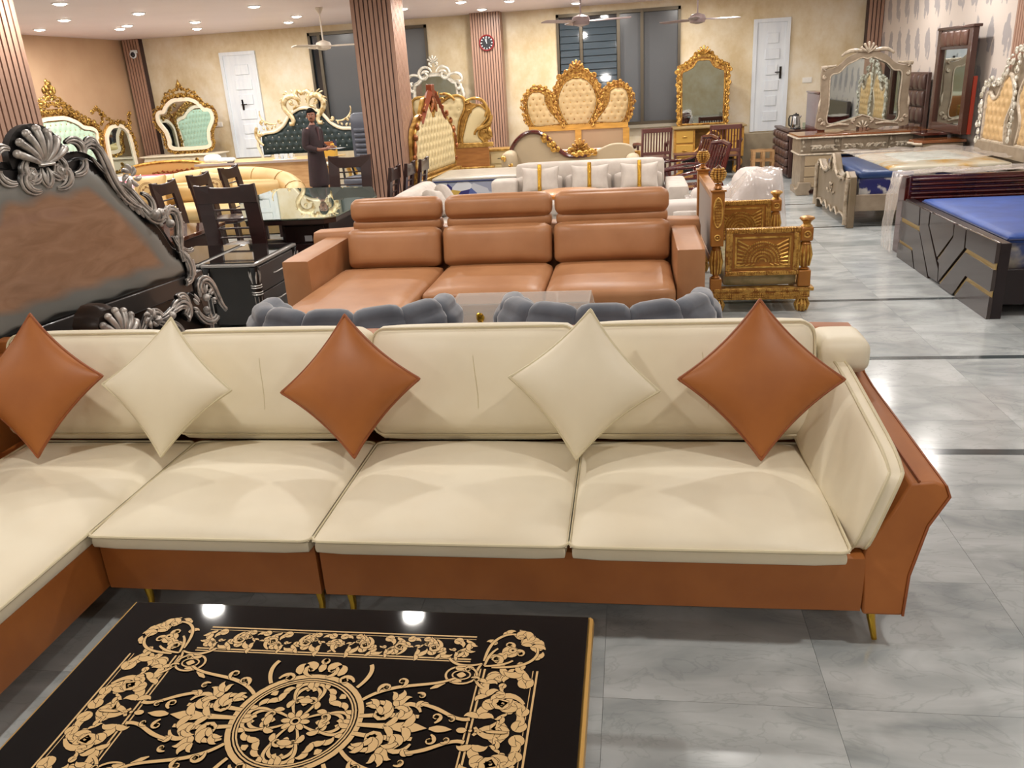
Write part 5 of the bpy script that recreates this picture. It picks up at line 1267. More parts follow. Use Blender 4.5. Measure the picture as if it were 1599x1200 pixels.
for s,x in ((-1,.95),(1,2.0)): P_('splayed_leg',MB().tube(cat([(x,16.9,.33),(x+s*.08,16.86,.2),(x-s*.02,16.84,.08),(x+s*.12,16.84,.0)],5),[.05]*6+[.035]*10,seg=8),honey,w=1); P_('rear_leg',MB().tube([(x,17.35,.33),(x,17.38,0)],.03),honey,w=1)
P_('base_plinth',MB().box(1.0,1.95,17.0,17.3,.0,.30),black,w=1,smooth=0)
t=T('gilded_mirror','arched gold leaf-framed mirror on the honey console by the right window','mirror',(1.385,17.3,.91))
g_out=[(0,1.46),(.16,1.38),(.34,1.22),(.5,1.16),(.55,1.0),(.53,.6),(.53,0),]
ip=mir([(0,1.20),(.12,1.19),(.2,1.08),(.32,1.02),(.40,.98),(.41,.8),(.40,.02)],4)
t.part('glass',MB().prism(ip,0,.012),mirror,smooth=0); rm=rim(MB(),ip,-.01,.018)
t.part('inner_rim',rm,antique); bk=MB().prism(mir([(0,1.40),(.16,1.32),(.34,1.17),(.47,1.12),(.5,1.0),(.49,.0)],4),.014,.04); t.part('back_board',bk,antique)
cv=MB()
for s in (1,-1):
    q=cat([(0,1.32),(.14,1.28),(.32,1.14),(.46,1.08),(.485,.9),(.465,.5),(.465,.02)],5); cv2=filigree(MB(),q,.14,-.02,.06,.14,11,5); cv.add([(s*x,y,z) for x,y,z in cv2.v],cv2.f)
shell(cv,0,1.30,.14,5,-.04,.018,1.0); t.part('carving',cv,gold,smooth=60)
# three-lobed gilded headboard, wooden base
t=T('gilded_headboard','three-lobed gold headboard with sand tufted panels in front of the window','headboard',(-1.02,16.65,0))
cen=mir([(0,1.93),(.12,1.92),(.26,1.82),(.36,1.62),(.37,1.45),(.30,1.25),(.20,1.08)],5)
side=cat([(.98,1.50),(.92,1.68),(.76,1.72),(.62,1.66),(.60,1.50),(.50,1.32),(.34,1.14),(.36,1.10),(.60,1.08),(.84,1.08),(.95,1.28)],4,True)
a_,b_=tuft(cen,-.02,.05,.13,.022,.022); o=t.part('upholstery',a_,uphol,smooth=70); t.part('button',b_,antique,kind='stuff',parent=o); t.part('inner_rim',rim(MB(),cen,-.025,.016),antique)
for s in (1,-1):
    pp=[(s*x,z) for x,z in side]; a_,b_=tuft(pp,-.02,.05,.13,.022,.022); o=t.part('upholstery',a_,uphol,smooth=70); t.part('button',b_,antique,kind='stuff',parent=o); t.part('inner_rim',rim(MB(),pp,-.025,.014),antique)
cv=MB()
for s in (1,-1):
    c2=MB()
    filigree(c2,cat([(1.0,1.12),(1.06,1.40),(1.0,1.68),(.82,1.80),(.62,1.78),(.48,1.66)],5),.15,-.04,.06,.14,3,5)
    filigree(c2,cat([(.30,1.98),(.42,1.74),(.45,1.5),(.40,1.3),(.27,1.08)],5),.15,-.05,.05,.14,5,5)
    filigree(c2,cat([(0,2.16),(.14,2.08),(.26,1.98)],5),.16,-.05,.05,.15,9,5); carve(c2,[scroll((.36,1.92),1.3,.07,1,.35)],-.06,1,6,False)
    cv.add([(s*x,y,z) for x,y,z in c2.v],c2.f)
shell(cv,0,2.08,.15,5,-.06,.02,.9); carve(cv,[scroll((.03,2.0),.2,.06,-1,.3),scroll((.04,1.96),-.4,.05,1,.3)],-.08,1,6)
t.part('carving',cv,antique,smooth=60)
t.part('back_board',MB().prism(mir([(0,2.15),(.2,2.05),(.36,1.9),(.48,1.7),(.62,1.80),(.84,1.82),(1.0,1.68),(1.05,1.42),(.98,1.08)],3),.0,.03),antique,smooth=30)
fr=MB().box(-.96,.96,-.04,.03,.98,1.08); t.part('wood_rail',fr,honey,bevel=.006)
for x in (-.92,-.06,.86): t.part('wood_post',MB().box(x,x+.12,-.035,.03,0,.98),honey,smooth=0)
for x0,x1 in ((-.80,-.06),(.06,.86)): t.part('inset_panel',MB().box(x0,x1,.0,.02,.1,.98),mat('inset_brown','#9c8162',.5),smooth=0)
t=T('gilded_footboard','gold carved low footboard with crest behind the chaise lounge','footboard',(-.87,14.55,0))
t.part('board',MB().prism(mir([(0,.80),(.2,.74),(.5,.62),(.9,.64),(.94,.2)],3),.0,.05),antique)
cv=filigree(MB(),cat([(-.9,.66),(-.5,.66),(-.2,.76),(0,.84),(.2,.76),(.5,.66),(.9,.66)],6),.17,-.03,.06,.15,21,5); shell(cv,0,.80,.15,5,-.04,.02,1.0)
carve(cv,[scroll((.05,.74),.3,.09,1,.3),scroll((.28,.68),.3,.07,1,.3)],-.06,1,6); t.part('carving',cv,antique,smooth=60)
for s in (-1,1): t.part('post',MB().box(s*.96-.06,s*.96+.06,-.04,.06,0,.72),antique,bevel=.01)
rl=MB()
for s in (-1,1): t.part('side_rail',MB().box(s*.94-.02,s*.94+.02,.05,2.04,.2,.4),antique,smooth=0)
m=T('mattress','white mattress printed in pink on the three-lobed gold bed','mattress',(-.95,15.6,.3)); m.part('body',MB().soft(-1.78,-.04,14.66,16.56,.30,.64,.05,(0,0,.01),n=8),mat('white_pink_ticking','#e3dcdc',.5,col2='#cf8f96',scale=1.6,lo=.62,hi=.68),w=1,smooth=60)
# chaise lounge
t=T('chaise_lounge','cream chaise lounge with mahogany trim and gold carving','chaise',(-.95,14.1,0)); P_=t.part
top=cat([(-1.10,.62),(-1.06,.86),(-.90,1.05),(-.70,1.12),(-.50,1.06),(-.27,.82),(-.08,.70),(.24,.71),(.42,.80),(.62,.87),(.82,.87),(.97,.80),(1.03,.60)],5)
putty=mat('putty_upholstery','#b3a286',.6)
P_('back_upholstery',MB().prism([(x-.95,z) for x,z in top]+[(.08,.35),(-2.05,.35)],14.28,14.40),putty,w=1,bevel=.02)
P_('trim',MB().tube([(x-.95,14.27,z+.01) for x,z in top[:36]],.038,seg=8,flat=1.4,axis=(0,1,0)),mahog,w=1)
cv=filigree(MB(),cat([(-1.50,1.06),(-1.38,.96),(-1.24,.82)],5),.18,14.24,.05,.15,2,5); cv2=filigree(MB(),cat([(-1.0,.72),(-.78,.74),(-.62,.76)],5),.16,14.24,.05,.15,3,5)
P_('carving',cv,gold,w=1,smooth=60); P_('carving',cv2,gold,w=1,smooth=60)
P_('seat_cushion',MB().soft(-1.95,.0,13.72,14.28,.32,.48,.06,(0,0,.02),n=8),putty,w=1,smooth=60); P_('seat_rail',MB().box(-1.95,.0,13.72,14.38,.2,.32),mahog,w=1,bevel=.01)
for x,z in ((-2.02,.86),(.02,.72)):
    P_('arm_roll',MB().soft(x-.12,x+.12,13.75,14.35,.3,z,.11,n=7),putty,w=1,smooth=60)
    P_('arm_scroll',carve(MB(),[scroll((x-.05,z-.14),.9,.06,1,.35,1.1),scroll((x+.02,z-.2),-1.0,.05,1,.3,1.1)],13.73,1,6,False),gold,w=1)
for x in (-1.9,-.05):
    for y in (13.78,14.33): P_('leg',MB().tube([(x,y,0),(x+.02,y,.1),(x,y,.2)],[.02,.03,.045],seg=8),mahog,w=1)
# slatted armchairs
def slatchair(x,y,rz,label,first=[None]):
    if first[0] is None:
        t=T('slatted_armchair',label,'chair',(x,y,0),rz,'slatted wooden armchairs'); w=.26; cw_=mat('red_brown_wood','#5a342e',.35)
        for s in (-1,1):
            t.part('rear_leg',MB().tube([(s*w,.0,0),(s*w,.0,.45),(s*w,.10,.98)],.026,seg=6),cw_); t.part('front_leg',MB().tube([(s*w,-.48,0),(s*w,-.48,.66)],.024,seg=6),cw_)
            t.part('armrest',MB().tube([(s*w,.04,.70),(s*(w+.03),-.25,.69),(s*(w+.06),-.55,.66),(s*(w+.04),-.58,.60)],[.025,.032,.036,.03],seg=7),cw_); t.part('side_stretcher',MB().tube([(s*w,0,.2),(s*w,-.48,.2)],.015,seg=5),cw_)
        t.part('top_rail',MB().box(-w,w,.085,.115,.90,.98),cw_,bevel=.006); t.part('low_rail',MB().box(-w,w,.03,.06,.50,.56),cw_,bevel=.006)
        for k in range(9): xx=-w+.055+k*(2*w-.11)/8; t.part('back_slat',MB().tube([(xx,.04,.55),(xx,.10,.92)],.012,seg=4),cw_)
        t.part('seat',MB().soft(-w,w,-.5,.02,.41,.45,.015,(0,0,-.012),n=4),cw_); t.part('front_stretcher',MB().tube([(-w,-.48,.3),(w,-.48,.3)],.016,seg=5),cw_)
        first[0]=t; return t.o
    return dup(first[0].o,(x,y,0),rz,label)
slatchair(.45,16.0,PI+.15,'red-brown slatted armchair left of the honey console'); slatchair(1.70,16.0,PI-.05,'red-brown slatted armchair in front of the honey console')
t=T('side_table','slim dark side table between the two slatted armchairs','table',(1.08,16.15,0))
t.part('tabletop',MB().box(-.3,.3,-.18,.18,.46,.49),mat('red_brown_wood','#5a342e',.35),bevel=.004)
for s in (-1,1):
    for q in (-1,1): t.part('leg',MB().box(s*.27-.015,s*.27+.015,q*.15-.015,q*.15+.015,0,.46),MATS['red_brown_wood'],smooth=0)
def lounge(x,y,label,first=[None]):
    if first[0] is not None: return dup(first[0].o,(x,y,0),-1.2,label)
    t=T('mahogany_lounger',label,'chair',(x,y,0),-1.2,'glossy mahogany easy chairs')
    for s in (-1,1):
        t.part('arm',MB().tube(cat([(s*.3,.22,.60),(s*.3,.0,.56),(s*.32,-.3,.56),(s*.34,-.62,.50),(s*.34,-.70,.44)],4),[.03]*6+[.045]*8+[.03]*3,seg=8,flat=.6),mahog)
        t.part('rear_leg',MB().tube([(s*.28,.35,0),(s*.28,.2,.4),(s*.28,.34,.92)],.03,seg=7),mahog); t.part('front_leg',MB().tube(cat([(s*.31,-.55,0),(s*.32,-.48,.2),(s*.31,-.56,.5)],4),.034,seg=7),mahog)
    t.part('seat',MB().soft(-.28,.28,-.52,.22,.30,.35,.02,(0,0,-.015),n=5),mahog)
    for k in range(6): xx=-.22+.088*k; t.part('back_slat',MB().tube([(xx,.2,.38),(xx,.24,.6),(xx,.33,.88)],.016,seg=5),mahog)
    t.part('crest_rail',MB().tube([(-.28,.34,.9),(0,.37,.93),(.28,.34,.9)],.035,seg=7),mahog); t.part('apron',carve(MB(),[scroll((.05,.25),.2,.05,-1,.3)],-.53,1,5),mahog)
    first[0]=t; return t.o
lounge(.95,13.95,'glossy mahogany easy chair behind the grey sofa, farther one'); lounge(1.0,12.8,'glossy mahogany easy chair right behind the grey sofa arm')
# grey sofa with gold-banded cushions
t=T('grey_sofa','pale grey L-shaped sofa with gold-banded cushions behind the tan sofa','sofa',(-.8,11.0,0)); P_=t.part
P_('base',MB().soft(-2.75,.42,10.75,11.85,.08,.30,.03,n=4),linen,w=1)
P_('back',MB().soft(-1.60,.44,11.62,11.88,.28,.87,.06,(0,.01,0),n=8),linen,w=1,smooth=60)
for x0,x1 in ((-1.6,-.93),(-.92,-.26),(-.25,.42)): P_('seat_cushion',MB().soft(x0,x1,10.7,11.62,.29,.46,.05,(0,0,.02),n=7),linen,w=1,smooth=60); P_('back_cushion',MB().soft(x0+.01,x1-.01,11.46,11.64,.45,.70,.05,(0,.02,.01),n=7),linen,w=1,smooth=60)
P_('arm',MB().soft(.45,.72,10.75,11.9,.08,.60,.04,n=6),linen,w=1,smooth=60)
P_('chaise_seat',MB().soft(-2.5,-1.62,9.2,11.6,.12,.44,.06,n=8),linen,w=1,smooth=60)
P_('side_bolster',MB().soft(-2.78,-2.48,9.2,10.75,.3,.80,.13,(.02,0,.02),n=8),linen,w=1,smooth=60)
P_('corner_block',MB().soft(-1.9,-1.55,11.25,11.6,.44,.70,.04,n=5),linen,w=1,smooth=60)
for k,(x,l) in enumerate(((-1.23,'leftmost gold-banded grey cushion on the grey sofa'),(-.56,'middle gold-banded grey cushion on the grey sofa'),(.10,'rightmost gold-banded grey cushion on the grey sofa'))):
    mx=Matrix.Rotation(math.radians(-16),4,'X'); c=T('banded_cushion',l,'cushion',(x,11.36,.66),0,'gold-banded cushions on the grey sofa')
    c.part('cover',MB().soft(-.27,.27,-.06,.06,-.2,.2,.05,(0,.06,0),n=9,mx=mx,pin=.035),linen,smooth=70)
    c.part('gold_band',MB().soft(-.028,.028,-.125,-.05,-.195,.205,.01,(0,.012,0),n=4,mx=mx),mat('gold_foil','#b98f35',.22,.9,bump=.5,bscale=30),smooth=50)
for k,(x,y,r,l) in enumerate(((-2.36,9.9,.5,'small grey cushion nearest on the grey chaise bolster'),(-2.34,10.35,.7,'small grey cushion behind the nearest one on the grey chaise'))):
    one('small_cushion',l,'cushion',MB().soft(-.2,.2,-.06,.06,-.18,.18,.05,(0,.05,0),n=8,pin=.03,mx=Matrix.Rotation(PI/2+.3*k,4,'Z')@Matrix.Rotation(-.5,4,'X')@Matrix.Rotation(r*.4,4,'Y')),linen,(x,y,.62),smooth=70)
t=T('round_table','round honey-wood table showing its rim behind the tan sofa','table',(-.70,9.45,0))
t.part('tabletop',MB().lathe([(.34,.71),(.37,.725),(.37,.75),(.355,.76)],seg=40),mat('table_honey','#b8742c',.3,coat=.3),smooth=40); t.part('pedestal',MB().lathe([(.24,0),(.24,.03),(.05,.1),(.04,.4),(.07,.6),(.12,.71)],seg=16),honey)
# plastic-wrapped white chair
t=T('wrapped_armchair','white armchair wrapped in crinkled clear plastic behind the carved settee','armchair',(1.2,10.2,0)); P_=t.part
wl=mat('white_linen','#c0b7b0',.6)
P_('seat',MB().soft(.70,1.66,9.55,10.7,.06,.46,.07,(0,0,.02),n=8),wl,w=1,smooth=60); P_('back',MB().soft(1.22,1.64,9.75,10.68,.3,.80,.14,(.02,0,.03),n=8),wl,w=1,smooth=60); P_('arm',MB().soft(.72,1.3,10.4,10.68,.3,.60,.1,n=7),wl,w=1,smooth=60)
def wrap(u,w):
    x=.64+1.08*u; y=9.5+1.22*w; z=.50+.36*max(0,min(1,(u-.38)/.25))*(.75+.25*math.sin(w*5))*(1 if .12<w else w/.12)+.02*math.sin(u*19+w*11)
    if w<.06: z-=.35*(1-w/.06)
    if u>.95: z-=.5*(u-.95)/.05
    return x,y,z
sheet('plastic_wrap','crinkled clear plastic wrap over the white armchair',wrap,34,30,mat('wrap_film','#ddd4cf',.12,spec=.9,alpha=.42,bump=1,bscale=10),8,'plastic wrap')
t=T('wrapped_ottoman','white ottoman wrapped in plastic between the tan sofa and carved settee','ottoman',(.55,9.3,0))
t.part('body',MB().soft(-.32,.28,-.25,.15,.05,.62,.05,(0,0,.02),n=7),wl,smooth=60); t.part('packing',MB().soft(-.12,.30,-.33,-.24,.1,.56,.03,(0,.01,0),n=6),mat('bubble_wrap','#c9c2ba',.25,bump=1,bscale=18),smooth=60)
# ================================================================ LEFT BACK
# emerald headboard with champagne scroll frame
def frame_tube(path,y,r,**k): return MB().tube([(x,y,z) for x,z in path],r,seg=8,axis=(0,1,0),**k)
t=T('emerald_headboard','dark emerald tufted headboard with champagne baroque scroll frame','headboard',(-6.42,16.5,0))
up=mir([(0,1.66),(.15,1.64),(.32,1.55),(.48,1.36),(.68,1.24),(.9,1.22),(1.0,1.18),(1.02,.82)],5)
a_,b_=tuft(up,0,.04,.14,.022,.024); o=t.part('upholstery',a_,emer,smooth=70); t.part('button',b_,mat('crystal','#cfd6d4',.1,.5),kind='stuff',parent=o)
t.part('back_board',MB().prism(up,.0,.04),emer)
tp=cat([(0,1.69),(.15,1.67),(.33,1.57),(.50,1.38),(.69,1.27),(.9,1.25),(1.03,1.20)],5)
cv=MB()
for s in (1,-1):
    cv.tube([(s*x,-.03,z) for x,z in tp],.034,seg=8,axis=(0,1,0))
t.part('cream_frame',cv,mat('cream_frame','#ded6bf',.4))
for s in (-1,1): t.part('side_post',MB().tube([(s*1.05,-.02,1.2),(s*1.1,-.02,1.0),(s*1.04,-.02,.8),(s*1.02,-.02,0)],[.04,.035,.03,.03],seg=7),MATS['cream_frame'])
cv=MB()
carve(cv,[stroke((.10,1.74),2.2,1.0,[-9,-7,-6,-6,-6,-5,2,10,28],[.02,.045,.06,.06,.055,.05,.045,.045]),stroke((.02,1.92),1.8,.26,[-14,-16,-22],[.03,.045,.05]),
 stroke((.06,1.78),.9,.34,[4,-4,-10,-20],[.016,.03,.035,.02]),scroll((.20,1.76),-.3,.08,1,.28),leaf((.05,1.84),.5,.22,1,.18),leaf((.1,1.72),.1,.18,-1,.18),
 scroll((.50,1.44),-.6,.07,1,.3),stroke((.62,1.42),-.5,.5,[6,3,4,9],[.014,.02,.018,.01]),scroll((.92,1.40),.4,.07,1,.3),scroll((1.0,1.30),-.6,.09,-1,.3),stroke((1.05,1.36),-.8,.4,[-6,-4,-2],[.03,.036,.02]),
 leaf((.66,1.34),1.3,.08,1,.3),leaf((.74,1.31),1.5,.08,1,.3),leaf((.82,1.30),1.5,.08,-1,.3),leaf((.9,1.30),1.5,.08,-1,.3),scroll((.82,1.42),.9,.05,-1,.3)],-.06,1,7)
cv.ball((0,2.06,0),.0001) if 0 else None
P,Wd=stroke((.14,1.80),2.2,.75,[-9,-7,-6,-5],[.02])
for s in (1,-1):
    c2=MB(); plume(c2,None,P,Wd,1,10,.07,-.06,.012,.1,.95,curl=8,ang=1.2); cv.add([(s*x,y,z) for x,y,z in c2.v],c2.f)
t.part('carving',cv,champ,smooth=60)
# plywood counter
t=T('plywood_counter','raw plywood counter desk behind the yellow sofa, near the standing man','desk',(-7.4,15.9,0)); P_=t.part
P_('worktop',MB().slab([(-8.5,16.3),(-8.35,15.35),(-5.9,15.35),(-5.6,16.2)],.755,.785),mat('ply_top','#cdb182',.45,col2='#bf9f6c',scale=3),w=1,bevel=.004)
P_('edge_strip',MB().box(-8.36,-5.9,15.33,15.352,.75,.79),mat('grey_edging','#9a8b86',.5),w=1,smooth=0)
P_('front_panel',MB().box(-8.3,-5.95,15.40,15.43,.0,.755),ply,w=1,smooth=0); P_('side_panel',MB().box(-8.3,-8.27,15.43,16.2,0,.755),ply,w=1,smooth=0); P_('side_panel',MB().box(-5.98,-5.95,15.43,16.1,0,.755),ply,w=1,smooth=0)
t=T('tea_tray','white tray with cups on the plywood counter','tray',(-6.6,15.55,.786)); t.part('plate',MB().box(-.2,.2,-.12,.12,.0,.015),mat('tray_white','#d5d8da',.3),bevel=.004)
for k in range(4):
    cx,cz=-6.75+.095*k,15.52+.04*(k%2)
    c=T('tea_cup',['white cup at the left end of the tray','white cup second from left on the tray','white cup third from left on the tray','white cup nearest the man on the tray'][k],'cup',(cx,cz,.803),0,'tea cups on the tray')
    c.part('body',MB().lathe([(.02,0),(.036,.02),(.042,.09),(.038,.09),(.03,.02)],seg=12),MATS['tray_white']); c.part('handle',MB().tube([(.04,0,.07),(.065,0,.06),(.06,0,.03),(.036,0,.025)],.005,seg=5),MATS['tray_white'])
one('blue_cloth','crumpled pale blue cloth lying at the left end of the counter','cloth',MB().soft(-.16,.16,-.1,.1,0,.13,.06,(0,0,.02),n=8).soft(.05,.45,-.08,.08,0,.07,.03,(0,0,.01),n=5),mat('pale_blue_cloth','#bfcbd8',.7,col2='#dfe6ec',scale=12,bump=.6,bscale=12),(-8.15,15.7,.786),smooth=70)
one('ink_pad','small black stamp pad on the edge of the plywood counter','stamp pad',MB().box(-.06,.06,-.03,.03,0,.02),black,(-7.65,15.42,.786),bevel=.003)
t=T('gold_box','yellow-gold carton standing on the counter beside the office chair','box',(-5.75,15.75,.786)); t.part('carton',MB().box(-.12,.12,-.08,.08,0,.24),mat('carton_gold','#c79a3a',.45),bevel=.004); t.part('lid',MB().box(-.13,.05,-.085,.085,.2,.27),mat('carton_brown','#8a4c22',.5),bevel=.003)
one('white_folder','white paper folder standing left of the gold carton','folder',MB().box(-.03,.03,-.1,.1,0,.2),MATS['paper'],(-5.98,15.7,.786))
# gilded corner table
t=T('gilded_corner_table','small cream and gold table with curved legs beside the standing man','table',(-5.45,15.2,0)); t.part('tabletop',MB().box(-.28,.28,-.2,.2,.68,.72),mat('cream_frame','#ded6bf',.4),bevel=.01)
for s in (-1,1):
    for q in (-1,1): t.part('leg',MB().tube(cat([(s*.24,q*.16,.68),(s*.30,q*.18,.5),(s*.18,q*.14,.2),(s*.24,q*.17,0)],4),[.04]*4+[.028]*9,seg=7),gold)
# office chair
t=T('office_chair','slate-blue high-backed office chair left of the striped column','chair',(-4.55,14.3,0),-.2)
ofm=mat('slate_leather','#4a4f5c',.4); t.part('back',MB().soft(-.26,.26,-.06,.08,.62,1.58,.1,(0,.03,.02),n=9),ofm,smooth=60)
for k in range(8): t.part('channel',MB().soft(-.17,.17,-.11,-.04,.68+.085*k,.76+.085*k,.03,(0,.01,0),n=4),ofm,smooth=60)
t.part('seat',MB().soft(-.27,.27,-.5,.02,.42,.56,.06,(0,0,.02),n=7),ofm,smooth=60); t.part('gas_lift',MB().lathe([(.03,.1),(.03,.42)],seg=10),black)
for k in range(5): a=k*2*PI/5; t.part('base_arm',MB().tube([(0,0,.1),(.3*math.cos(a),.3*math.sin(a),.06)],[.03,.02],seg=6),black); t.part('castor',MB().ball((.3*math.cos(a),.3*math.sin(a),.03),.03),black)
for s in (-1,1): t.part('armrest',MB().tube([(s*.28,.0,.5),(s*.31,-.05,.72),(s*.31,-.35,.72),(s*.28,-.38,.5)],.02,seg=6),black)
# silver crested mirror
t=T('silver_mirror','silver scroll-crested arched mirror behind the striped column','mirror',(-3.92,17.3,0))
ip=mir([(0,2.14),(.18,2.12),(.34,2.0),(.44,1.88),(.44,1.2),(.44,.9)],5); t.part('glass',MB().prism(ip,0,.012),mirror,smooth=0); t.part('back_board',MB().prism(grow(ip,.05),.014,.05),silverc)
cv=rim(MB(),ip,-.01,.03,1)
carve(cv,[stroke((.05,2.2),1.6,.7,[-9,-7,-8,-12,-20],[.02,.03,.034,.03,.028]),scroll((.03,2.3),.3,.08,1,.3),stroke((.26,2.12),.1,.42,[5,-5,-8,-14],[.02,.03,.034,.03]),leaf((.1,2.2),.4,.2,-1,.2),scroll((.45,2.02),.2,.07,-1,.3),scroll((.5,1.92),-1,.07,-1,.3),stroke((.52,1.95),-1.4,.4,[3,-4,-6],[.03,.036,.02]),leaf((.5,1.7),-1.4,.2,.5,.15)],-.03,1,7)
shell(cv,0,2.38,.12,5,-.04,.018,1.0); t.part('carving',cv,silverc,smooth=60)
t.part('support',MB().box(-.5,.5,-.05,.3,0,.9),beigep,bevel=.01)
# cream headboards
t=T('cream_headboard','cream and gold three-lobed headboard beside the slatted clock pilaster','headboard',(-3.42,15.2,0))
cen=mir([(0,1.62),(.2,1.74),(.38,1.76),(.48,1.68),(.46,1.5),(.36,1.3),(.30,.93)],4)
sd=cat([(.40,.93),(.44,1.2),(.56,1.48),(.72,1.58),(.86,1.5),(.88,1.36),(.74,1.2),(.70,1.06),(.78,.93)],4,True)
a_,b_=tuft(cen,0,.05,.15,.02,.026); o=t.part('upholstery',a_,uphol2,smooth=70); t.part('button',b_,uphol2,kind='stuff',parent=o)
cv=rim(MB(),cen,-.02,.024)
for s in (1,-1):
    pp=[(s*x,z) for x,z in sd]; a_,b_=tuft(pp,0,.045,0,0,.026); t.part('upholstery',a_,uphol2,smooth=70)
    c2=rim(MB(),[(x,z) for x,z in sd],-.02,.022); carve(c2,[scroll((.50,1.62),-.3,.06,1,.3),scroll((.52,1.5),.6,.06,-1,.3),scroll((.86,1.1),1.6,.07,1,.3),scroll((.84,1.0),1.2,.06,-1,.35),stroke((.95,1.40),-1.5,.5,[-4,-7,3,12],[.03,.036,.03,.024]),leaf((.9,1.2),-1.6,.2,.5,.2),stroke((.5,1.66),.4,.62,[-1,-4,-6,-3],[.02,.028,.028,.024])],-.03,1,6,False)
    cv.add([(s*x,y,z) for x,y,z in c2.v],c2.f)
t.part('carving',cv,mat('pale_gold','#cfa75c',.35,.6,col2='#9c7436',scale=14),smooth=60)
carve_c=carve(MB(),[scroll((.03,1.72),.6,.07,-1,.3),leaf((.0,1.7),1.4,.16,.5,.2),stroke((.05,1.8),.2,.3,[-3,-6],[.02,.03,.02])],-.04,1,6); t.part('crest',carve_c,antique,smooth=60)
t.part('back_board',MB().prism(mir([(0,1.66),(.38,1.78),(.6,1.62),(.86,1.58),(.95,1.36),(.85,.93)],3),.0,.03),mat('pale_gold','#cfa75c',.35),smooth=30)
t.part('wood_panel',MB().box(-.86,.86,-.02,.04,.0,.88),mat('chestnut','#a06a34',.4,col2='#8c5826',scale=4,stretch=(1,1,6)),smooth=0); t.part('head_rail',MB().box(-.95,.95,-.04,.05,.86,.94),MATS['pale_gold'],bevel=.008)
t.part('lower_rail',MB().box(-.95,.95,-.05,.06,.46,.52),MATS['pale_gold'],bevel=.008)
t=T('crown_headboard','cream tufted headboard with carved wooden peak just right of the striped column','headboard',(-3.14,13.42,0),math.radians(84.4))
up=mir([(0,1.50),(.15,1.66),(.3,1.72),(.5,1.52),(.68,1.46),(.8,1.38),(.92,1.30),(.98,1.1),(.98,.66)],4)
a_,b_=tuft(up,0,.055,.15,.03,.024); o=t.part('upholstery',a_,uphol2,smooth=70); t.part('button',b_,mat('button_grey','#8f8a70',.5),kind='stuff',parent=o)
t.part('inner_rim',rim(MB(),up,-.02,.02),MATS['pale_gold']); t.part('back_board',MB().prism(grow(up,.07),.0,.05),MATS['pale_gold'],smooth=30)
cbr=mat('copper_brown','#7d3b20',.35,.3)
for s in (-1,1): t.part('roof_block',MB().tube([(s*.10,-.02,1.86),(s*.38,-.02,1.62),(s*.58,-.02,1.42)],[.06,.05,.035],seg=4,axis=(0,1,0)),cbr)
t.part('peak_block',MB().box(-.07,.07,-.06,.04,1.80,1.98),cbr,bevel=.01)
cv=carve(MB(),[scroll((.03,1.78),-.4,.08,-1,.3),leaf((.02,1.8),-1.3,.3,.4,.15),scroll((.4,1.62),-.8,.06,1,.35),scroll((.6,1.5),-.5,.07,1,.35),scroll((.82,1.44),-.5,.07,-1,.35),scroll((.98,1.3),-1.2,.08,-1,.35),leaf((1.0,1.2),-1.5,.25,.4,.14),scroll((1.02,1.0),-1.5,.07,1,.35),scroll((1.02,.8),-1.5,.06,-1,.35)],-.04,1,6)
t.part('carving',cv,mat('copper_gold','#a8683a',.35,.6,col2='#6c3a1e',scale=20),smooth=60)
t.part('foot_rail',MB().box(-1.08,1.08,-.10,.05,.50,.62),MATS['pale_gold'],bevel=.012)
for s in (-1,1): t.part('post',MB().box(s*1.04-.04,s*1.04+.04,-.03,.05,0,.62),MATS['pale_gold'],smooth=0)
t=T('floral_bed','bed base beside the cream tufted headboard, holding a floral mattress','bed',(-2.3,13.4,0)); t.part('box_base',MB().box(-.7,.85,-.96,.24,.05,.32),beigep,bevel=.01)
def floral():
    m=bpy.data.materials.new('floral_ticking'); m.use_nodes=True; nt=m.node_tree; b=nt.nodes['Principled BSDF']; L=nt.links.new
    tc=nt.nodes.new('ShaderNodeTexCoord'); v=nt.nodes.new('ShaderNodeTexVoronoi'); v.inputs['Scale'].default_value=5; L(tc.outputs['Object'],v.inputs[0])
    r=nt.nodes.new('ShaderNodeValToRGB'); r.color_ramp.interpolation='CONSTANT'; e=r.color_ramp.elements; e[0].color=lin('#b9bcc4'); e[1].position=.45; e[1].color=lin('#4f5f96')
    for p,c in ((.25,'#8d93a6'),(.62,'#c4a252'),(.72,'#cfd1d6'),(.88,'#33306b')): x=e.new(p); x.color=lin(c)
    sp=nt.nodes.new('ShaderNodeSeparateColor'); L(v.outputs['Color'],sp.inputs[0]); L(sp.outputs[0],r.inputs[0]); L(r.outputs[0],b.inputs['Base Color']); b.inputs['Roughness'].default_value=.3; return m
m=T('mattress','plastic-covered floral mattress with grey quilted top near the crown headboard','mattress',(-2.3,13.4,.32)); m.part('body',MB().soft(-3.0,-1.45,12.42,13.66,.32,.60,.04,n=8),floral(),w=1,smooth=60)
m.part('top',MB().soft(-3.0,-1.45,12.42,13.66,.58,.64,.025,(0,0,.01),n=10),mat('grey_quilt','#bdb6a8',.3,col2='#a39d92',scale=5,stretch=(1,5,1),bump=.5,bscale=9),w=1,smooth=60)
m.part('piping',MB().tube([(-3.0,12.41,.59),(-1.45,12.41,.59)],.012),MATS['navy_piping'],w=1); m.part('purple_label',MB().box(-1.95,-1.62,12.405,12.415,.36,.57),mat('purple_label','#3b2a78',.3),w=1,smooth=0)
t=T('cream_bedside_table','cream bedside table with gold edges left of the chaise lounge','table',(-2.38,15.55,0))
t.part('worktop',MB().box(-.25,.25,-.2,.22,.76,.80),MATS['pale_gold'],bevel=.006); t.part('body',MB().box(-.22,.22,-.17,.2,.06,.76),uphol2,bevel=.006)
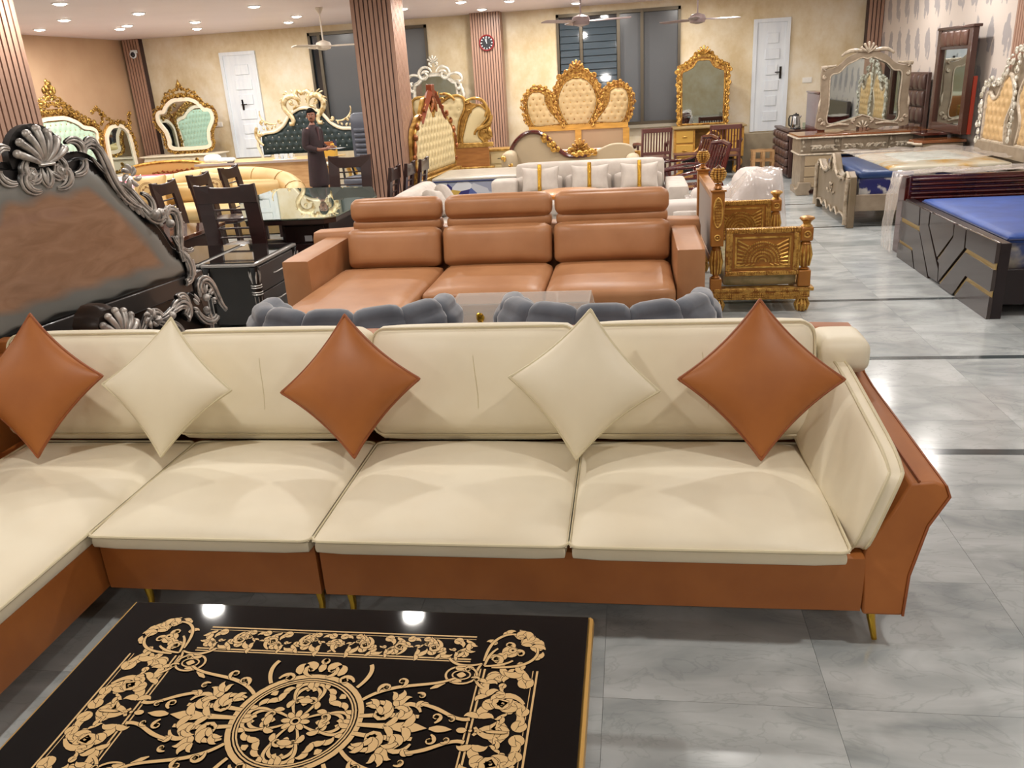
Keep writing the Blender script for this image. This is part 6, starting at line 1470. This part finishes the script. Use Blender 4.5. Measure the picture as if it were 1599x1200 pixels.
for k in range(3): d=t.part('drawer',MB().box(-.18,.18,-.19,-.168,.12+.21*k,.30+.21*k),uphol2,bevel=.005); t.part('drawer_pull',MB().tube([(-.05,-.19,.21+.21*k),(0,-.21,.215+.21*k),(.05,-.19,.21+.21*k)],.006),black,parent=d)
for s in (-1,1): t.part('leg',MB().lathe([(.02,0),(.035,.03),(.03,.06)],(s*.18,-.12,0),8),gold); t.part('corner_post',MB().tube([(s*.235,-.18,.04),(s*.25,-.19,.4),(s*.235,-.18,.76)],[.02,.03,.02],seg=8),gold); t.part('leg',MB().lathe([(.02,0),(.035,.03),(.03,.06)],(s*.18,.15,0),8),gold)

# gilded mirror and dresser at the left of the back wall
ivo=mat('ivory_paint','#e0d4bd',.4); fg=mat('filigree_gold','#b8924a',.36,.75,col2='#5e421c',scale=30,lo=.45,hi=.6)
t=T('ivory_dresser','ivory dresser with gold filigree ornaments beside the left corner','dresser',(-9.5,17.1,0))
t.part('worktop',MB().soft(-.9,.88,-.3,.32,.85,.885,.015,n=4),ivo); t.part('body',MB().box(-.8,.8,-.25,.3,.1,.85),ivo,bevel=.01)
for x in (-.55,0,.55): d=t.part('drawer',MB().box(x-.25,x+.25,-.27,-.25,.5,.8),ivo,bevel=.005)
for cx,cz,w_ in ((-.5,.6,.4),(.45,.62,.45),(-.2,.45,.5)):
    cv=filigree(MB(),[(cx-w_/2,cz),(cx+w_/2,cz)],.16,-.29,.05,.14,int(cz*100),5); filigree(cv,[(cx,cz-.1),(cx,cz+.13)],.16,-.30,.05,.14,3,5); t.part('carving',cv,fg,smooth=60)
t.part('carving',filigree(MB(),[(.80,.8),(.84,.4)],.09,-.27,.05,.14,3,5),fg,smooth=60)
for s in (-1,1):
    for q in (-.2,.25): t.part('foot',MB().box(s*.75-.03,s*.75+.03,q-.03,q+.03,0,.1),ivo,smooth=0)
t=T('gilded_mirror','gold filigree mirror with pointed crest on the ivory dresser at left','mirror',(-9.35,17.15,.885))
ip=mir([(0,1.06),(.18,1.05),(.34,.96),(.44,.84),(.56,.82),(.58,.68),(.46,.48),(.42,.28),(.40,.16),(.0,.14)],5)
t.part('glass',MB().prism(ip,0,.012),mirror,smooth=0); t.part('ivory_frame',ringmesh(grow(ip,.075),ip,-.03,.02),ivo,smooth=30); t.part('back_board',MB().prism(grow(ip,.13),.015,.04),antique,smooth=30)
cv=MB()
for s in (1,-1):
    c2=MB(); q=[(x,z) for x,z in grow(mir([(0,1.06),(.18,1.05),(.34,.96),(.44,.84),(.56,.82),(.58,.68),(.46,.48),(.42,.28),(.40,.16),(.0,.14)],5),.125) if x>=-.01]
    filigree(c2,q[:len(q)],.12,-.03,.055,.14,7,5); filigree(c2,cat([(0,1.36),(.12,1.28),(.3,1.22),(.42,1.06)],5),.15,-.03,.05,.14,8,5); filigree(c2,[(0,1.2),(.3,1.14)],.14,-.03,.05,.14,9,5); cv.add([(s*x,y,z) for x,y,z in c2.v],c2.f)
carve(cv,[leaf((0,1.32),PI/2,.18,.01,.22),leaf((.02,1.3),1.1,.15,1,.22)],-.04,1,6); t.part('carving',cv,fg,smooth=60)
# mint headboard along the left wall, arched side mirror next to it
def M90(x,y): return (x,y,0)
t=T('mint_headboard','pale mint tufted headboard with tall gold filigree crest at the left wall','headboard',(-10.45,14.45,0),PI/2)
up=mir([(0,1.76),(.3,1.75),(.6,1.66),(.78,1.56),(1.02,1.52),(1.13,1.44),(1.06,1.2),(1.02,.72)],5)
a_,b_=tuft(up,0,.05,.15,.022,.026); o=t.part('upholstery',a_,mint,smooth=70); t.part('button',b_,mat('gold_button','#b29f63',.4,.4),kind='stuff',parent=o)
t.part('ivory_frame',ringmesh(grow(up,.07),up,-.04,.03),ivo,smooth=30); t.part('back_board',MB().prism(grow(up,.2),.02,.06),antique,smooth=30)
cv=MB()
for s in (1,-1):
    c2=MB(); filigree(c2,cat([(.0,1.9),(.35,1.9),(.65,1.8),(.85,1.7),(1.1,1.66),(1.25,1.5),(1.17,1.2),(1.13,.72)],6),.18,-.04,.06,.14,31,5)
    filigree(c2,cat([(.0,2.05),(.3,2.02),(.6,1.88),(.85,1.74)],6),.18,-.03,.06,.14,32,5); filigree(c2,cat([(0,2.2),(.2,2.12),(.42,2.02)],6),.18,-.03,.06,.14,33,5)
    filigree(c2,cat([(1.1,1.82),(1.3,1.92),(1.42,1.74),(1.36,1.6)],6),.16,-.03,.05,.14,34,5); cv.add([(s*x,y,z) for x,y,z in c2.v],c2.f)
filigree(cv,[(0,2.1),(0,2.4)],.2,-.04,.05,.14,35,5); carve(cv,[leaf((0,2.28),PI/2,.2,.01,.25),leaf((.04,2.22),1.2,.2,.6,.22),leaf((.1,2.2),.8,.18,1,.2)],-.05,1,6)
t.part('carving',cv,fg,smooth=60)
t.part('post',MB().box(-1.05,1.05,.02,.05,0,.75),ivo,smooth=0)
t=T('arched_mirror','arched mirror in ivory and gold filigree frame between mint headboard and corner','mirror',(-10.4,16.25,0),PI/2)
ip=mir([(0,1.52),(.15,1.51),(.3,1.42),(.38,1.25),(.40,.62)],5); t.part('glass',MB().prism(ip,0,.012),mirror,smooth=0); t.part('ivory_frame',ringmesh(grow(ip,.07),ip,-.03,.02),ivo,smooth=30); t.part('back_board',MB().prism(grow(ip,.12),.015,.04),antique,smooth=30)
cv=MB(); filigree(cv,cat([(-.42,1.85),(-.3,1.72),(-.05,1.63),(.2,1.62),(.42,1.45),(.5,1.2),(.5,.9)],6),.15,-.03,.05,.14,41,5); filigree(cv,cat([(.42,1.45),(.45,1.65),(.5,1.78)],6),.17,-.03,.045,.14,42,5); t.part('carving',cv,fg,smooth=60)
t.part('cabinet',MB().box(-.45,.45,-.1,.25,0,.62),ivo,bevel=.01)
# pink mattress with gilded footboard
t=T('gilded_bed','low gold-edged bed in front of the mint headboard','bed',(-9.4,14.6,0)); P_=t.part
P_('box_base',MB().box(-10.3,-8.75,13.85,15.7,.0,.36),ivo,w=1,bevel=.01); 
P_('carving',filigree(MB(),[(-10.2,.2),(-8.8,.2)],.14,13.83,.06,.14,44,5),fg,w=1,smooth=60)
m=T('mattress','pink-ended white mattress on the low bed behind the yellow sofa','mattress',(-9.5,14.8,.36)); m.part('body',MB().soft(-10.2,-8.78,13.88,15.7,.36,.62,.05,(0,0,.01),n=8),mat('pink_white','#e6dfe2',.45,col2='#d0697a',scale=1.3,lo=.55,hi=.6),w=1,smooth=60)
t=T('gilded_footboard','gold curved footboard standing behind the pink mattress','footboard',(-9.35,16.05,0),.3)
t.part('board',MB().prism(mir([(0,.80),(.5,.77),(.85,.70),(.9,.1)],4),0,.05),mat('gold_board','#c9a262',.35,.5),bevel=.01); t.part('top_rail',MB().tube([(x,0,z) for x,z in cat([(-.9,.70),(-.5,.79),(0,.82),(.5,.79),(.9,.70)],6)],.03,seg=8),gold)
t.part('carving',filigree(MB(),[(-.3,.60),(.5,.62)],.12,-.03,.05,.14,45,5),mat('red_gold','#8c4b26',.4,.5),smooth=60)

# ================================================================ THE MAN
def man():
    t=T('person','man in dark maroon tunic standing and holding papers, looking at the camera','person',(-5.58,14.55,0),math.radians(72)); t.o.scale=(.955,.955,.955)
    # local frame: faces -Y before turning; turned so that he faces right (+X), head turned back to the camera
    skin=mat('skin','#8a5a44',.5); cloth=mat('maroon_cloth','#2c171c',.75,col2='#231317',scale=6,bump=.15,bscale=12); hair=mat('black_hair','#060505',.9,spec=.1)
    J=[(0,0,.95),(0,.01,1.12),(0,.02,1.30),(0,.015,1.44),(0,0,1.50),(0,-.01,1.555)]; rad=[.145,.135,.14,.075,.05,.052]
    E=[(0,1),(1,2),(2,3),(3,4),(4,5)]
    def chain(pts,rs,root):
        i0=root
        for p,r in zip(pts,rs): J.append(p); rad.append(r); E.append((i0,len(J)-1)); i0=len(J)-1
        return i0
    # legs
    for s in (-1,1): chain([(s*.09,0,.88),(s*.10,-.01,.50),(s*.10,.02,.10),(s*.10,-.04,.04),(s*.10,-.15,.03)],[.10,.062,.045,.045,.035],0)
    # arms: upper arm down, forearm forward to the papers
    hands=[]
    for s in (-1,1):
        i=chain([(s*.17,.015,1.41),(s*.215,.03,1.13),(s*.14,-.20,1.06),(s*.06,-.33,1.07)],[.045,.042,.034,.028],3)
        hands.append((s,i))
        # palm and five fingers curling round the papers
        px,py,pz=s*.045,-.38,1.075; p=chain([(px,py,pz)],[.026],i)
        for k,(dx,dz,L) in enumerate(((-.0,.028,.072),(.0,.010,.080),(.0,-.008,.074),(.0,-.026,.06))):
            chain([(px-s*.012,py-.03,pz+dz),(px-s*.02,py-.03-L*.45,pz+dz-.004),(px-s*.045,py-.03-L*.75,pz+dz-.012)],[.0105,.0095,.008],p)
        chain([(px-s*.005,py-.0,pz+.035),(px-s*.03,py-.028,pz+.05)],[.012,.0095],p)
    me=bpy.data.meshes.new('body'); me.from_pydata(J,E,[]); o=bpy.data.objects.new('body',me); C.objects.link(o); o.parent=t.o
    sk=o.modifiers.new('skin','SKIN'); sk.use_smooth_shade=True
    for i,sv in enumerate(me.skin_vertices[0].data): sv.radius=(rad[i],rad[i]*(.72 if i<4 else 1)); sv.use_root=(i==0)
    su=o.modifiers.new('sub','SUBSURF'); su.levels=2; su.render_levels=2; me.materials.append(skin)
    # head: turned to the camera
    HM=Matrix.Translation((0,-.01,1.545))@Matrix.Rotation(math.radians(-58),4,'Z')
    hd=MB(); n=16; prof=[(-.0,.035,.0),(.02,.058,-.012),(.05,.070,-.014),(.09,.078,-.006),(.13,.081,.0),(.17,.078,.006),(.20,.062,.008),(.222,.03,.008),(.226,.004,.008)]
    v=[]
    for z,r,yo in prof:
        for k in range(n):
            a=2*PI*k/n; x=r*math.cos(a)*.92; y=r*math.sin(a)*1.18+yo
            if y<0 and z<.05: y*=1.05
            if y<-.05 and .10<z<.14 and abs(x)>.015: y+=.010      # eye sockets
            v.append((x,y,z))
    f=[(i*n+k,i*n+(k+1)%n,(i+1)*n+(k+1)%n,(i+1)*n+k) for i in range(len(prof)-1) for k in range(n)]+[tuple(range(n))[::-1]]
    hd.add(v,f,HM)
    hd.tube([(0,-.088,.135),(0,-.103,.105),(0,-.112,.088),(0,-.09,.08)],[.008,.011,.015,.008],seg=8,mx=HM)
    for s in (-1,1): hd.tube([(s*.076,.01,.12),(s*.088,.02,.115),(s*.086,.018,.085),(s*.074,.008,.08)],[.008,.013,.012,.006],seg=6,mx=HM)
    t.part('head',hd,skin,smooth=80,sub=1)
    ey=MB()
    for s in (-1,1): ey.ball((s*.031,-.080,.118),.012,.008,.007,8,6,HM)
    t.part('eye',ey,mat('eye_white','#cfc6be',.3),kind='stuff'); pu=MB()
    for s in (-1,1): pu.ball((s*.031,-.087,.118),.005,.003,.005,6,4,HM); pu.tube([(s*.014,-.092,.135),(s*.032,-.094,.140),(s*.052,-.080,.134)],[.003,.0045,.003],seg=5,mx=HM)
    pu.tube([(-.028,-.094,.066),(0,-.100,.070),(.028,-.094,.066)],[.003,.006,.003],seg=6,mx=HM)
    t.part('brows_and_moustache',pu,hair,kind='stuff'); t.part('mouth',MB().tube([(-.022,-.094,.052),(0,-.099,.051),(.022,-.094,.052)],[.003,.006,.003],seg=6,mx=HM),mat('lips','#6d3c34',.5))
    hr=MB(); v=[];pr=[(.085,1.04,.9),(.12,1.07,.9),(.155,1.10,.45),(.18,1.12,.0),(.205,1.12,0),(.232,.95,0),(.246,.55,0),(.25,.03,0)]
    for (z,k_,cut) in pr:
        r={.085:.078,.12:.081,.155:.081,.18:.078,.205:.068,.232:.055,.246:.05,.25:.05}[z]
        for k in range(n):
            a=2*PI*k/n; x=r*k_*math.cos(a)*.95; y=r*k_*math.sin(a)*1.2+.006
            if cut and math.sin(a)<-.1: y=max(y,-.0)
            v.append((x,y,z+.006*math.sin(k*5)))
    f=[(i*n+k,i*n+(k+1)%n,(i+1)*n+(k+1)%n,(i+1)*n+k) for i in range(len(pr)-1) for k in range(n)]
    hr.add(v,f,HM); t.part('hair',hr,hair,smooth=80)
    # kameez: lofted tunic over the body down to the shins, side slits
    tn=MB(); n=20; secs=[(1.50,.058,.060,.0),(1.475,.085,.075,.005),(1.445,.165,.10,.01),(1.38,.205,.115,.01),(1.30,.20,.128,.005),(1.18,.185,.125,0),(1.05,.178,.128,0),(.95,.190,.135,0),(.80,.205,.15,0),(.60,.222,.165,0),(.42,.235,.175,0),(.40,.225,.165,0)]
    v=[]
    for z,a_,b_,yo in secs:
        for k in range(n):
            a=2*PI*k/n; w=1+.05*math.sin(k*3.0+z*4)*(1 if z<1 else .2)*max(0,(1.05-z)); v.append((a_*math.cos(a)*w,b_*math.sin(a)*w+yo,z))
    f=[(i*n+k,(i+1)*n+k,(i+1)*n+(k+1)%n,i*n+(k+1)%n) for i in range(len(secs)-1) for k in range(n)]
    tn.add(v,f); t.part('tunic',tn,cloth,smooth=80,sub=1)
    for s in (-1,1):
        t.part('sleeve',MB().tube(cat([(s*.15,.015,1.415),(s*.20,.02,1.32),(s*.222,.03,1.14),(s*.195,-.05,1.09),(s*.145,-.16,1.065)],5),[.075]*5+[.068]*6+[.062]*5+[.052]*5,seg=12),cloth,smooth=80)
        t.part('trouser_leg',MB().tube([(s*.10,0,.60),(s*.105,0,.35),(s*.105,.01,.12),(s*.105,.01,.06)],[.10,.085,.07,.06],seg=12),cloth,smooth=80)
        t.part('sandal',MB().soft(s*.10-.045,s*.10+.045,-.20,.08,0,.045,.02,n=4),black,smooth=60)
    t.part('collar',MB().tube([(.062*math.cos(a*PI/8),.055*math.sin(a*PI/8),1.482) for a in range(16)],.014,closed=True),cloth)
    t.part('placket',MB().box(-.014,.014,-.127,-.10,1.22,1.46),mat('placket','#4a3034',.6),smooth=0)
    return t
man()
mp=Matrix.Rotation(math.radians(72),4,'Z'); c=Vector((-5.58,14.55,0))+mp@Vector((0,-.45,1.022))
t=T('clipboard','dark clipboard held out in front by the standing man','clipboard',tuple(c),math.radians(72)); t.part('board',MB().box(-.10,.10,-.16,.12,-.008,.0),mat('board_dark','#2b2724',.4),bevel=.002); t.part('paper_sheet',MB().box(-.09,.09,-.15,.10,.0005,.003),MATS['paper'],smooth=0); t.part('pen',MB().tube([(.02,-.12,.01),(-.03,.04,.012)],.004,seg=5),MATS['steel'])
one('mobile_phone','small dark phone held above the clipboard by the standing man','phone',MB().box(-.035,.035,-.005,.005,-.06,.06),mat('phone_dark','#262a44',.15),tuple(c+Vector((0.0,0,.09))),rot=(-.5,.3,1.2),bevel=.003)
